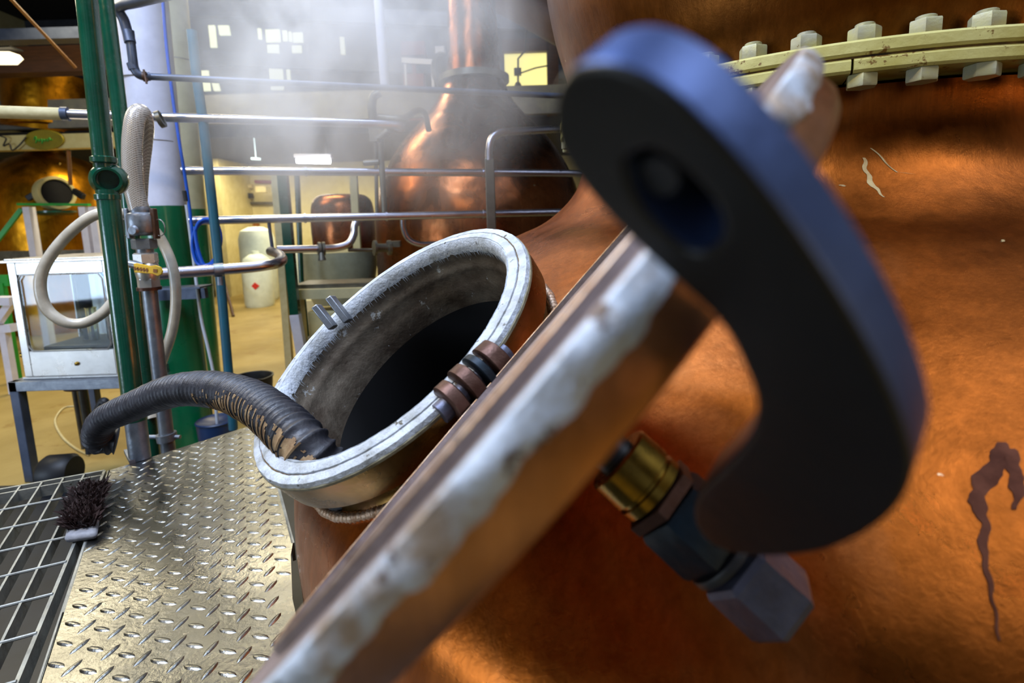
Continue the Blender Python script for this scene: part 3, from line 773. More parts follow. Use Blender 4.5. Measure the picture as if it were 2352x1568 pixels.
lp = [(352, 960), (345, 900), (372, 830), (395, 760), (404, 690), (398, 620), (375, 560), (345, 520), (300, 495), (250, 488), (205, 500), (150, 545), (108, 600), (92, 650), (105, 705), (145, 738), (190, 742), (232, 722), (262, 690), (290, 650)]
lpY = [1.75, 1.78, 1.8, 1.8, 1.8, 1.8, 1.8, 1.78, 1.75, 1.72, 1.70, 1.68, 1.66, 1.65, 1.65, 1.66, 1.68, 1.7, 1.72, 1.76]
one('coiled_hose', MB().tube(smoothpath([onY(x, y, q) for (x, y), q in zip(lp, lpY)], 10), 0.0165, 24), M_CREAMH, 'cream reinforced hose hanging in one big loop round the green posts', 'hose')

# ================================================================== COLUMNS
def colpt(x, y, Y): return onY(x, y, Y)
def column(name, label, Y, top, mid_, bot, r, m1, m2, rings=()):
    b = onY(*bot, Y); dirv = (onY(*mid_, Y)-b); t = -b.z/dirv.z; foot = b+dirv*t
    th = thing(name, label, 'column', foot)
    mesh('upper_pipe', MB().tube([onY(*mid_, Y), onY(*top, Y), onY(*top, Y)+(onY(*top, Y)-onY(*mid_, Y))*0.9], r, 48), m1, th)
    mesh('lower_pipe', MB().tube([foot, onY(*mid_, Y)], r*1.01, 48), m2, th)
    for (x, y, m) in rings:
        p = onY(x, y, Y); d = (onY(*top, Y)-onY(*mid_, Y)).normalized()
        mesh('band', MB().lathe([(r, -.003), (r+.004, -.002), (r+.004, .002), (r, .003)], p, d, 48), m, th)
    return th
column('pipe_column', 'thick column painted white above and green below, behind the hoses', 2.9, (330, 40), (372, 474), (438, 985), 0.118, M_COLW, M_GREEN2,
       ((341, 186, M_CABLE), (356, 327, M_CABLE), (382, 580, M_GREEN2)))
column('pipe_column', 'cream and green column farther back, right behind the white and green one', 4.4, (405, 95), (440, 480), (470, 800), 0.105, M_COLC, M_GREEN2, ((410, 140, M_CABLE),))
one('angle_bracket', MB().bar(onY(362, 678, 2.74), onY(474, 672, 2.74), .03, .055).bar(onY(362, 662, 2.68), onY(474, 657, 2.68), .12, .008), M_DPIPE, 'dark steel angle bracket strapped across the green column', 'bracket', smooth=False)
bc = [(373, -10), (384, 120), (402, 260), (424, 400), (433, 460), (440, 520), (444, 560), (455, 590), (463, 606), (482, 606), (497, 585), (506, 550), (500, 515), (480, 506), (458, 515), (444, 540), (442, 570), (450, 600), (462, 612)]
bc = smoothpath([onY(x, y, 2.60-0.012*(i > 8)) for i, (x, y) in enumerate(bc)], 8)
bth = thing('blue_cable', 'blue cable running down the column edge to a hanging coil', 'cable', bc[-1])
mesh('cable', MB().tube(bc, .0075, 10), M_BLUE, bth)
c2_ = smoothpath([onY(x, y, 2.58) for x, y in ((447, 520), (452, 560), (462, 595), (472, 610), (492, 603), (503, 575), (507, 545), (498, 514), (478, 503), (458, 510), (446, 535))], 8)
mesh('coil', MB().tube(c2_, .0085, 10), M_BLUE, bth)
mesh('cable_joint', MB().tube([onY(424, 438, 2.595), onY(428, 462, 2.595)], .011, 10), M_BLK, bth)
one('white_cable', MB().tube(smoothpath([onY(x, y, 2.72) for x, y in ((428, 470), (440, 560), (450, 640), (462, 730), (478, 800), (491, 862), (493, 900), (500, 985))], 6), .008, 10), M_WCABLE, 'thin pale cable slanting down in front of the green column', 'cable')
tp_ = [onY(x, y, 2.5) for x, y in ((440, 70), (452, 180), (468, 290), (490, 490), (508, 660), (536, 985))]
one('teal_standpipe', MB().tube(tp_, .021, 20), M_TEAL, 'slim teal painted upright pipe in front of the steel pipes', 'pipe')

# ================================================================== PIPE RUNS
def pipe(name, label, pts, r, m, cat='pipe', seg=20, smooth=False, group=None):
    return one(name, MB().tube(smoothpath(pts, 8) if smooth else pts, r, seg), m, label, cat, group)
# p1: dull pipe with elbows at the top left
a, b = rail(345, 176, 1300, 221, 2.1)
d = (b-a).normalized()
e_ = W(322, 172, 2.08)
t1 = thing('vent_pipe', 'dull grey pipe stepping down in elbows then crossing above the others', 'pipe', a)
mesh('long_run', MB().tube([a, b], .0135, 20), M_DPIPE, t1)
mesh('lower_elbow', MB().tube(smoothpath([W(297, 70, 2.05), W(304, 130, 2.06), W(309, 158, 2.07), W(322, 173, 2.08), a], 8), .0165, 20), M_DPIPE, t1)
mesh('socket', MB().tube([W(293, 72, 2.05), W(299, 98, 2.05)], .020, 20).tube([W(303, 145, 2.065), W(308, 160, 2.07)], .019, 20), M_DPIPE, t1)
mesh('upper_elbow', MB().tube(smoothpath([W(292, 72, 2.05), W(284, 45, 2.04), W(272, 22, 2.02), W(282, 12, 2.0), W(310, 6, 1.96), W(400, -16, 1.85)], 8), .0185, 20), M_DPIPE, t1)
mesh('pipe_clamp', MB().lathe([(.013, -.006), (.019, -.006), (.019, .006), (.013, .006)], W(333, 176, 2.07), d, 20, True).tube([W(330, 160, 2.05), W(337, 192, 2.05)], .004, 8), M_WOOD, t1)
# p2
a, b = rail(150, 262, 895, 286, 2.25)
d = (b-a).normalized()
t2 = thing('steam_pipe', 'polished steel pipe with cream lagging at its left end', 'pipe', a)
mesh('steel_run', MB().tube(smoothpath([a, a.lerp(b, .5), b, b+d*.03+Vec((0, .03, -.004)), b+d*.035+Vec((0, .1, 0))], 8), .0205, 24), M_STEEL, t2)
mesh('lagging', MB().tube([a, a-d*.55], .0255, 24), M_LAG, t2)
mesh('union', MB().tube([a-d*.012, a+d*.012], .029, 24), M_DPIPE, t2)
mesh('hanger_clip', MB().lathe([(.021, -.009), (.034, -.009), (.034, .009), (.021, .009)], W(368, 274, 2.15), (d+Vec((0, 0, .35))), 24, True), M_BGSTEEL, t2)
# p3 p4
for (x0, y0, x1, y1, lab) in ((418, 392, 1345, 398, 'steel handrail pipe crossing level with the glowing tube lamp'), (436, 507, 1345, 486, 'lower steel rail pipe passing in front of the far still')):
    a, b = rail(x0, y0, x1, y1, 2.62)
    t3 = thing('rail_pipe', lab, 'pipe', a, None)
    mesh('run', MB().tube([a, b], .0215, 24), M_STEEL, t3)
    for xx in (680, 870, 1120):
        q = a.lerp(b, ((xx-x0)/(x1-x0))*0.93)
        mesh('joint', MB().lathe([(.02, -.006), (.026, -.005), (.026, .005), (.02, .006)], q, (b-a), 24), M_STEEL, t3)
# p5 with its return bend
s5 = [W(285, 636, 2.0), W(395, 627, 2.1), W(560, 615, 2.25), W(610, 609, 2.3), W(636, 604, 2.36), W(648, 596, 2.46), W(640, 584, 2.56), W(622, 577, 2.66)]
t5 = thing('return_pipe', 'lowest steel pipe ending in a bend beside the white cans', 'pipe', s5[0])
mesh('run', MB().tube(smoothpath(s5, 10), .0235, 24), M_STEEL, t5)
mesh('saddle_clamp', MB().lathe([(.024, -.018), (.028, -.018), (.028, .018), (.024, .018)], W(502, 620, 2.19), (s5[2]-s5[1]), 24).tube([W(505, 636, 2.19), W(506, 655, 2.19)], .012, 12), M_GALV, t5)
s6 = [W(636, 573, 2.8), W(730, 571, 2.9), W(772, 569, 2.95), W(800, 560, 2.98), W(812, 540, 3.0), W(814, 520, 3.02), W(822, 505, 3.04), W(836, 498, 3.08)]
t6 = thing('lower_steam_pipe', 'steel pipe with a flanged joint rising in an S bend', 'pipe', s6[0])
mesh('run', MB().tube(smoothpath(s6, 8), .021, 20), M_STEEL, t6)
mesh('flange_joint', MB().lathe([(.02, -.018), (.038, -.018), (.038, -.004), (.03, 0), (.038, .004), (.038, .018), (.02, .018)], W(738, 571, 2.9), s6[1]-s6[0], 20).tube([W(738, 580, 2.88), W(740, 598, 2.88)], [.012, .022], 12), M_BGSTEEL, t6)
mesh('branch', MB().tube([W(800, 574, 2.98), W(855, 574, 3.05)], .010, 14), M_BGSTEEL, t6)
mesh('valve_block', MB().lathe([(.0, -.05), (.045, -.05), (.045, -.035), (.025, -.03), (.025, .03), (.045, .035), (.045, .05), (0, .05)], W(878, 569, 3.08), s6[1]-s6[0], 20).box(W(905, 555, 3.1)-Vec((.04, .03, .03)), W(905, 565, 3.1)+Vec((.04, .03, .03))), M_BGSTEEL, t6)
mesh('hanger_rod', MB().tube([W(617, 507, 2.72), W(620, 530, 2.74), W(626, 572, 2.75)], .009, 10), M_DPIPE, t6)
s7 = [W(925, 500, 3.1), W(927, 525, 3.12), W(938, 548, 3.14), W(962, 560, 3.16), W(1000, 560, 3.2), W(1040, 556, 3.25)]
pipe('curved_drain_pipe', 'curved steel pipe in front of the foot of the far still', s7, .017, M_STEEL, smooth=True)
# upright pipes in the middle
pipe('tall_white_pipe', 'pale upright pipe rising through the steam to the ceiling', [onY(863, -80, 2.9), onY(884, 198, 2.9)], .024, M_COLW)
t8 = thing('elbow_riser', 'grey riser with elbows below the pale upright pipe', 'pipe', onY(880, 520, 2.95))
mesh('elbow', MB().tube(smoothpath([onY(872, 212, 2.92), onY(858, 222, 2.92), onY(854, 245, 2.92), onY(858, 285, 2.93)], 8), .023, 18), M_BGSTEEL, t8)
mesh('riser', MB().tube([onY(872, 300, 2.95), onY(878, 400, 2.95), onY(884, 500, 2.95)], .016, 16).tube([onY(862, 300, 2.95), onY(866, 500, 2.95)], .010, 12), M_BGSTEEL, t8)
mesh('valve', MB().box(onY(850, 296, 2.96)-Vec((0, .02, 0)), onY(880, 325, 2.92)).tube([onY(866, 320, 2.9), onY(893, 300, 2.9)], .018, 12).tube([onY(835, 375, 2.94), onY(872, 372, 2.94)], .016, 12), M_BGSTEEL, t8, bevel=.004)
t9 = thing('handrail_bend', 'pale rail post with a bent top rail on the far side of the manway', 'railing', onY(1130, 560, 2.6))
mesh('post', MB().bar(onY(1124, 364, 2.6), (onY(1131, 620, 2.6).x, 2.6, 0), .045, .03, (0, 1, 0)), M_BGSTEEL, t9, bevel=.004)
mesh('top_bend', MB().tube(smoothpath([onY(1124, 368, 2.6), onY(1124, 340, 2.6), onY(1130, 318, 2.61), onY(1150, 305, 2.63), onY(1180, 302, 2.66), onY(1290, 296, 2.8)], 8), .0185, 20), M_STEEL, t9)

# ================================================================== GLASS SAMPLE SAFE ON ITS STAND
a0 = onY(24, 604, 2.55); a1 = onY(264, 596, 2.55); a2 = onY(55, 864, 2.55); a3 = onY(272, 858, 2.55)
x0 = (a0.x+a2.x)/2; x1 = (a1.x+a3.x)/2+0.01; z1 = (a0.z+a1.z)/2; z0 = (a2.z+a3.z)/2; y0 = 2.55; y1 = 2.95
sf = thing('sample_safe', 'polished steel and glass sample safe box on the grey stand', 'sample safe', ((x0+x1)/2, (y0+y1)/2, z0))
fr = MB()
w = .04
cx_ = (x0+x1)/2
for yy in (y0, y1):
    fr.box((x0, yy-.008, z0), (x0+w, yy+.008, z1)); fr.box((x1-w, yy-.008, z0), (x1, yy+.008, z1))
    fr.box((x0+w, yy-.008, z1-.06), (x1-w, yy+.008, z1)); fr.box((x0+w, yy-.008, z0), (x1-w, yy+.008, z0+.13))
for xx in (x0, x1):
    fr.box((xx-.004, y0, z0), (xx+.004, y0+.05, z1)); fr.box((xx-.004, y1-.05, z0), (xx+.004, y1, z1)); fr.box((xx-.004, y0, z0), (xx+.004, y1, z0+.1))
mesh('steel_frame', fr, M_SHINY, sf, smooth=False, bevel=.003)
mesh('window_trim', MB().tube([Vec((cx_+(x1-x0-.09)/2*sx, y0-.012, (z0+z1)/2+.035+((z1-z0)/2-.095)*sz)) for sx, sz in ((-1, -.85), (-1, .85), (-.9, 1), (.9, 1), (1, .85), (1, -.85), (.9, -1), (-.9, -1), (-1, -.85))], .004, 8), M_SHINY, sf)
mesh('lid', MB().box((x0-.03, y0-.03, z1), (x1+.03, y1+.03, z1+.012)).box((x0-.01, y0-.01, z1+.012), (x1+.01, y1+.01, z1+.02)), M_SHINY, sf, smooth=False, bevel=.003)
mesh('base_tray', MB().box((x0-.008, y0-.015, z0-.012), (x1+.008, y1+.01, z0)), M_SHINY, sf, smooth=False, bevel=.003)
mesh('front_glass', MB().box((x0+w-.004, y0-.002, z0+.125), (x1-w+.004, y0+.002, z1-.055)), M_GLASS, sf, smooth=False)
mesh('rear_glass', MB().box((x0+w-.004, y1-.002, z0+.125), (x1-w+.004, y1+.002, z1-.055)), M_GLASS, sf, smooth=False)
mesh('lock', MB().lathe([(0, 0), (.011, 0), (.009, .008), (0, .01)], (cx_+.02, y0-.008, z0+.06), (0, -1, 0), 20), M_BRASS, sf)
mesh('brass_tap', MB().lathe([(0, 0), (.018, 0), (.02, .012), (.012, .03), (0, .03)], (x0-.03, y0+.06, z0+.10), (-1, -.4, 0), 20).tube([(x0, y0+.06, z0+.1), (x0-.035, y0+.06, z0+.1)], .008, 10), M_BRASS, sf)
t_ = MB()
mesh('inner_tray', MB().box((x0+.05, y0+.06, z0+.02), (x1-.05, y1-.06, z0+.14)), M_BLK, sf, smooth=False, bevel=.01)
mesh('black_funnel', MB().lathe([(0, 0), (.02, 0), (.045, .03), (.05, .07), (.03, .075), (.012, .11), (0, .11)], (cx_+.1, y0+.2, z1-.22), (0.15, 0, 1), 24), M_BLK, sf)
mesh('blue_column', MB().tube([(x0+.17, y0+.22, z0+.14), (x0+.165, y0+.22, z1-.02)], .03, 20), mat('deep blue enamel', '0c3c70', '104884', .3), sf)
for i in range(3):
    c = Vec((cx_-.02+.075*i, y0+.17+.03*(i % 2), z0+.14))
    mesh('spirit_jar', MB().lathe([(0, 0), (.022, 0), (.024, .01), (.024, .17), (.027, .175)], c, (0, 0, 1), 24), M_GLASS, sf)
sd_ = thing('safe_stand', 'grey steel stand carrying the glass sample safe', 'stand', ((x0+x1)/2, (y0+y1)/2, 0))
zt = z0-.013
mesh('top_frame', MB().box((x0-.05, y0-.05, zt-.05), (x1+.06, y0-.01, zt)).box((x0-.05, y1, zt-.05), (x1+.06, y1+.04, zt)).box((x0-.05, y0-.05, zt-.05), (x0-.01, y1+.04, zt)).box((x1+.02, y0-.05, zt-.05), (x1+.06, y1+.04, zt)).box((x0-.05, y0-.05, zt-.006), (x1+.06, y1+.04, zt-.001)), M_GALV, sd_, smooth=False, bevel=.003)
for (lx, ly) in ((x0-.05, y0-.05), (x0-.05, y1), (x1+.02, y0-.05), (x1+.02, y1)):
    mesh('leg', MB().box((lx, ly, 0), (lx+.045, ly+.045, zt-.05)), M_DPIPE, sd_, smooth=False, bevel=.003)
dv = onY(187, 884, 2.7)
t10 = thing('drain_pump', 'dark drain pipework with a round flange beneath the glass safe', 'pump', (dv.x, dv.y, 0))
mesh('round_flange', MB().lathe([(0, -.012), (.075, -.012), (.078, 0), (.075, .012), (0, .012)], dv, (0, 0, 1), 40), M_WOOD, t10)
mesh('flange_bolts', MB().tube([dv+Vec((.035, 0, 0)), dv+Vec((.035, 0, .04))], .014, 12).tube([dv+Vec((-.02, .02, 0)), dv+Vec((-.02, .02, .05))], .014, 12), M_BGSTEEL, t10)
mesh('down_pipe', MB().tube([dv, (dv.x+.005, dv.y, .1)], .024, 20).tube([dv+Vec((-.05, .02, -.01)), (dv.x-.045, dv.y+.02, .08)], .020, 20), M_BGSTEEL, t10)
mesh('bent_pipe', MB().tube(smoothpath([onY(208, 1040, 2.45), onY(206, 985, 2.45), onY(225, 945, 2.45), onY(236, 922, 2.45), onY(244, 935, 2.45), onY(250, 1000, 2.47)], 8), .02, 16), M_BLK, t10)
mesh('pump_casing', MB().lathe([(0, -.07), (.07, -.07), (.085, -.05), (.085, .05), (.07, .07), (0, .07)], (dv.x+.07, 2.42, .09), (1, .1, 0), 24).box((dv.x-.1, 2.36, 0), (dv.x+.22, 2.52, .03)), M_BLK, t10)
t_loop = smoothpath([onZ(x, y, .006) for x, y in ((188, 932), (150, 935), (130, 955), (128, 975), (145, 1005), (175, 1030), (205, 1045))], 8)
one('floor_wire', MB().tube(t_loop, .006, 8), M_LAG, 'thin yellowish cable lying curled on the floor by the stand', 'cable')

# ================================================================== BACKGROUND LEFT: OLD STILL, PLATFORM FRAME, SIGN
Y3 = 7.0
def pr(x, y, r): p = onY(x, y, Y3); return (r/F*Y3, p.z)
b3 = onY(137, 560, Y3)
st3 = thing('copper_still', 'old amber copper still at the far left with a small open manway', 'pot still', (b3.x, Y3, 0))
prf = [(118, 640), (121, 560), (123, 500), (118, 450), (108, 415), (92, 388), (70, 368), (40, 355), (30, 345), (30, 312)]
mesh('body', MB().lathe([(a/F*Y3, onY(137, y, Y3).z if y < 640 else .0) for a, y in prf], (b3.x, Y3, 0), (0, 0, 1), 64), M_WARM, st3, ang=60)
mc = onY(131, 443, Y3); mc = Vec((mc.x, Y3-.68, mc.z))
fc = (O-mc); fc = Vec((fc.x*.35, -1, .12))
mcw = onY(131, 443, Y3-.75)
mesh('manway_ring', MB().lathe([(.15, -.12), (.19, -.12), (.195, .0), (.19, .015), (.16, .015), (.155, 0)], mcw, fc, 40), M_BEAM, st3)
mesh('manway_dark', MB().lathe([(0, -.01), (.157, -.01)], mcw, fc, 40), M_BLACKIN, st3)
for s_ in (-1, 1): mesh('swing_bolt', MB().bar(mcw+Vec((s_*.2, 0, .02)), mcw+Vec((s_*.33, -.03, -.06)), .05, .07), M_BLK, st3, bevel=.01)
mesh('drip_tray', MB().lathe([(0, 0), (.16, 0), (.2, .03), (.2, .05)], mcw+Vec((0, -.06, -.26)), (0, 0, 1), 32), M_GREEN, st3)
for (x, y) in ((125, 385),): mesh('top_fitting', MB().tube([onY(x, 400, Y3-.3), onY(x, 378, Y3-.3)], .04, 12).tube([onY(x-8, 380, Y3-.3), onY(x+14, 377, Y3-.3)], .02, 10), M_BRASS, st3)
one('hanging_rope', MB().tube([onY(157, 346, Y3-.9), onY(162, 425, Y3-.9)], .02, 8), M_BROWN, 'brown strap hanging down beside the old still', 'strap')
t11 = thing('still_column', 'broad copper cylinder standing above the cream beam at left', 'still', onY(120, 302, 7.6))
mesh('shell', MB().tube([onY(120, 304, 7.6), onY(118, 176, 7.6)], .52, 48), M_WARM, t11)
mesh('lower_rim', MB().lathe([(.52, -.05), (.56, -.03), (.56, .03), (.52, .05)], onY(120, 290, 7.6), (0, 0, 1), 48), M_WARM, t11)
pf = thing('platform_frame', 'white post frame with a bright green top rail before the old still', 'railing', (onY(125, 600, 5.6).x, 5.6, 0))
mesh('top_rail', MB().bar(onY(43, 469, 5.6), onY(205, 470, 5.6), .05, .025), M_BGREEN, pf, smooth=False)
mesh('slanted_rail', MB().bar(onY(-20, 570, 5.5), onY(50, 480, 5.6), .04, .04), M_BGREEN, pf, smooth=False)
for x in (62, 190, 213):
    p = onY(x, 475, 5.6); mesh('post', MB().box((p.x-.035, 5.58, 0.0), (p.x+.035, 5.66, p.z)), M_COLW, pf, smooth=False)
mesh('lower_beam', MB().bar(onY(-40, 590, 5.75), onY(260, 585, 5.75), .05, .12), M_BGSTEEL, pf, smooth=False)
one('steel_trestle', MB().bar(onY(-10, 690, 4.0), onY(35, 690, 4.0), .1, .06).bar(onY(-5, 740, 4.0), onY(30, 690, 4.0), .05, .05).bar(onY(-10, 757, 4.0), onY(32, 752, 4.0), .06, .06).bar(onY(10, 760, 4.0), Vec((onY(10, 760, 4.0).x, 4.0, 0)), .05, .05, (1, 0, 0)), M_COLW, 'white painted trestle at the left edge behind the safe', 'trestle', smooth=False)
one('green_panel', MB().box(onY(-20, 632, 4.3), onY(25, 656, 4.32)).bar(onY(5, 650, 4.31), Vec((onY(5, 650, 4.31).x, 4.31, 0)), .04, .04, (1, 0, 0)), M_BGREEN, 'green panel on a post at the left edge above the trestle', 'panel', smooth=False)
p = onY(0, 345, 6.0); q = onY(215, 305, 6.0)
struct('trim_3', MB().box((-9, 6.0, p.z), (onY(250, 305, 6.0).x+.2, 6.12, q.z)), M_BEAM, smooth=False)
struct('trim_4', MB().box((-9, 6.3, onY(0, 168, 6.3).z), (onY(260, 160, 6.3).x, 6.5, onY(0, 108, 6.3).z)), M_WOOD, smooth=False)
struct('trim_5', MB().box((-9, 5.0, onY(0, 92, 5.0).z), (onY(250, 90, 5.0).x, 5.15, onY(0, 66, 5.0).z)), M_DPIPE, smooth=False)
sc_ = onY(100, 321, 5.97)
sg = thing('oval_sign', 'oval gold sign with green script fixed on the cream beam', 'sign', sc_)
el = [sc_+Vec((.215*math.cos(w), 0, .108*math.sin(w))) for w in [2*math.pi*i/48 for i in range(48)]]
mesh('board', MB().prism(el, (0, .025, 0)), M_GOLD, sg, smooth=False, bevel=.004)
sx = [(-.10, .0), (-.09, .03), (-.075, .03), (-.08, -.02), (-.09, -.03), (-.06, .0), (-.045, .005), (-.05, -.02), (-.03, .0), (-.015, .005), (-.02, -.04), (.0, .0), (.015, .0), (.01, -.02), (.03, .0), (.045, .0), (.045, -.02), (.07, .02), (.08, -.005), (.10, .0)]
mesh('script', MB().tube(smoothpath([sc_+Vec((a_*1.0, -.004, b_)) for a_, b_ in sx], 5), .006, 8), M_SCRIPT, sg)
one('beam_wiring', MB().tube(smoothpath([onY(x, y, 5.95) for x, y in ((0, 312), (14, 318), (8, 335), (22, 330), (28, 345), (45, 333), (60, 315))], 6), .008, 8), M_BLK, 'dark tangled wiring on the cream beam beside the oval sign', 'wiring')
lamp = thing('bulkhead_lamp', 'small lit lamp under the dark beam at the upper left corner', 'lamp', onY(5, 125, 5.6))
mesh('hood', MB().box(onY(-30, 118, 5.65), onY(22, 108, 5.5)), M_BLK, lamp, smooth=False)
mesh('diffuser', MB().prism([onY(-30, 118, 5.5), onY(20, 118, 5.5), onY(29, 128, 5.5), onY(15, 141, 5.5), onY(-30, 141, 5.5)], (0, .12, 0)), emit('warm lamp diffuser', 'fff0c8', 1.6), lamp, smooth=False)
one('roof_rod', MB().tube([onY(8, -20, 4.2), onY(174, 156, 4.6)], .012, 10), M_BROWN, 'thin rusty rod slanting across the dark roof at upper left', 'rod')

# ================================================================== BACKGROUND CENTRE: SECOND STILL AND FITTINGS
Y2 = 4.7
c2b = onY(1105, 600, Y2)
far = thing('copper_still', 'tall onion-shaped copper still standing in the steam behind the rails', 'pot still', (c2b.x, Y2, 0))
axx = c2b.x
prf = [(232, 700), (232, 620), (230, 520), (226, 470), (214, 420), (192, 372), (165, 330), (130, 290), (102, 258), (82, 228), (70, 200), (64, 188)]
def lz(y): return onY(1100, y, Y2).z
q = [(a_/F*Y2*1.0, lz(y)) for a_, y in prf]
q = [(q[0][0], 0.0)]+q[1:]
mesh('body', MB().lathe(dense(q, 4), (axx, Y2, 0), (0, 0, 1), 96), M_FAR, far, ang=60)
mesh('neck_flange', MB().lathe([(.2, 0), (.30, 0), (.30, .05), (.27, .06), (.2, .07)], (axx, Y2, lz(190)), (0, 0, 1), 64), M_BGSTEEL, far)
mesh('swan_neck', MB().lathe(dense([(.235, lz(178)), (.22, lz(130)), (.215, lz(80)), (.205, lz(0)), (.2, 4.2)], 4), (axx, Y2, 0), (0, 0, 1), 64), M_FAR, far)
# darker vessel left of it, on cream legs
p = onY(790, 520, 5.6)
ves = thing('brown_vessel', 'dark brown round vessel between the tube lamp and the far still', 'vessel', (p.x, 5.6, 0))
mesh('shell', MB().lathe(dense([(.0, lz(430)-.0), (.2, lz(425)), (.29, lz(440)), (.32, lz(470)), (.33, lz(530)), (.30, .75), (.2, .55), (0, .5)], 3), (p.x, 5.6, 0), (0, 0, 1), 48), M_FAR, ves)
mesh('leg', MB().bar((p.x-.2, 5.6, .6), (p.x-.2, 5.6, 0), .06, .06, (1, 0, 0)), M_COLC, ves, smooth=False)
mesh('leg', MB().bar((p.x+.2, 5.6, .6), (p.x+.2, 5.6, 0), .06, .06, (1, 0, 0)), M_COLC, ves, smooth=False)
one('steel_upright', MB().bar(onY(812, 400, 5.25), Vec((onY(822, 640, 5.25).x, 5.25, 0)), .07, .05, (0, 1, 0)), M_COLC, 'cream upright post right of the brown vessel', 'post', smooth=False)
p = onY(740, 590, 4.6)
one('grey_tank', MB().lathe([(0, 0.0), (.15, 0.0), (.2, .4), (.30, .62), (.34, .85), (.34, 1.0), (0, 1.02)], (p.x+.05, 4.9, 0), (0, 0, 1), 48), M_GREYT, 'round bottomed grey-green tank behind the flanged pipe', 'tank')
# bench and stairs
sh = thing('work_bench', 'pale bench with a slatted top and bins beneath, left of the manway', 'bench', (onY(770, 650, 3.9).x, 3.9, 0))
A1 = onY(672, 655, 3.7); A2 = onY(865, 648, 3.7)
zt = (A1.z+A2.z)/2
mesh('slatted_top', MB().box((A1.x, 3.7, zt-.03), (A2.x, 4.0, zt)), M_BGSTEEL, sh, smooth=False)
mesh('front_rail', MB().box((A1.x, 3.66, zt-.10), (A2.x, 3.7, zt-.03)), M_COLC, sh, smooth=False)
mesh('lower_shelf', MB().box((A1.x, 3.7, zt-.45), (A2.x, 4.0, zt-.42)), M_BLK, sh, smooth=False)
for x in (A1.x, A2.x-.06): mesh('leg', MB().box((x, 3.66, 0), (x+.06, 3.74, zt-.1)), M_COLC, sh, smooth=False)
for i, (xx, lab) in enumerate(((A1.x+.08, 'cream storage bin on the bench shelf at its left end'), (A1.x+.31, 'cream storage bin on the bench shelf nearer the manway'))):
    bn = one('storage_bin', MB().box((xx, 3.72, zt-.42), (xx+.2, 3.96, zt-.20)), M_WALL, lab, 'bin', 'bins under the bench', smooth=False, bevel=.01)
gp = thing('stair_post', 'green stair post with a pale lower half beside the white cans', 'stair post', (onY(690, 800, 3.55).x, 3.55, 0))
mesh('green_upper', MB().bar(onY(648, 385, 3.55), onY(678, 722, 3.55), .062, .05, (0, 1, 0)), M_GREEN, gp, smooth=False, bevel=.004)
pq = onY(678, 722, 3.55); mesh('pale_lower', MB().bar(pq, Vec((pq.x+.055, 3.55, 0)), .066, .054, (0, 1, 0)), M_COLW, gp, smooth=False, bevel=.004)
one('stair_string', MB().bar(onY(632, 395, 3.8), Vec((onY(668, 880, 3.8).x, 3.8, 0)), .05, .04, (0, 1, 0)), M_LAG, 'cream upright board directly left of the green stair post', 'post', smooth=False)
one('thin_green_post', MB().tube([onY(682, 400, 4.4), onY(692, 640, 4.4), Vec((onY(700, 700, 4.4).x, 4.4, 0))], .022, 12), M_GREEN, 'thin dark green tube just right of the stair post', 'post')

# cans, bucket
def can(x, y, Y, wd_, ht_, lab, diamond):
    p = onY(x, y, Y); z = max(p.z, 0) if Y < 8 else 0
    t = thing('plastic_can', lab, 'can', (p.x, Y, z))
    mesh('body', MB().lathe([(0, 0), (wd_*.46, 0), (wd_*.5, ht_*.06), (wd_*.5, ht_*.78), (wd_*.42, ht_*.92), (wd_*.2, ht_), (0, ht_)], (p.x, Y, z), (0, 0, 1), 36), M_CAN, t)
    mesh('cap', MB().tube([(p.x, Y, z+ht_), (p.x, Y, z+ht_*1.06)], wd_*.12, 16), M_CAN, t)
    if diamond:
        c = Vec((p.x+wd_*.12, Y-wd_*.5, z+ht_*.42)); s_ = wd_*.13
        mesh('hazard_label', MB().prism([c+Vec((0, 0, s_)), c+Vec((s_, 0, 0)), c-Vec((0, 0, s_)), c-Vec((s_, 0, 0))], (0, .05, 0)), M_REDLAB, t, smooth=False)
    return t
can(598, 700, 8.2, .44, .82, 'large white plastic can with a red diamond label on the floor', True)
one('white_drum', MB().lathe([(0, 0), (.26, 0), (.28, .05), (.28, 1.05), (.24, 1.18), (.12, 1.24), (0, 1.25)], (onY(594, 600, 8.9).x, 8.9, 0), (0, 0, 1), 36), M_CAN, 'white domed drum standing behind the labelled can', 'drum')
one('white_canister', MB().lathe([(0, .0), (.3, .0), (.3, .55), (.25, .62), (0, .64)], (onY(712, 600, 6.6).x, 6.6, .35), (0, 0, 1), 30), M_CAN, 'white canister on a low cream block behind the thin green post', 'canister')
one('low_block', MB().box((onY(690, 640, 6.3).x, 6.2, 0), (onY(760, 640, 6.3).x, 7.0, .35)), M_COLC, 'low cream block beneath the white canister', 'block', smooth=False)
p = onY(580, 880, 3.4)
bk = thing('black_bucket', 'black bucket on the ochre floor behind the ribbed hose', 'bucket', (p.x, 3.4, 0))
mesh('pail', MB().lathe([(0, .005), (.10, .005), (.105, .0), (.128, .245), (.135, .25), (.135, .258), (.126, .258), (.12, .25), (.098, .012), (0, .012)], (p.x, 3.4, 0), (0, 0, 1), 48), M_BLK, bk)
bz = Vec((p.x, 3.4, .245))
mesh('handle', MB().tube([bz+Vec((.132*math.cos(w), .132*math.sin(w)*.9, -.02*math.sin(w))) for w in [math.pi*i/16+math.pi for i in range(17)]], .003, 8), M_BLK, bk)
p = onY(500, 992, 2.75)
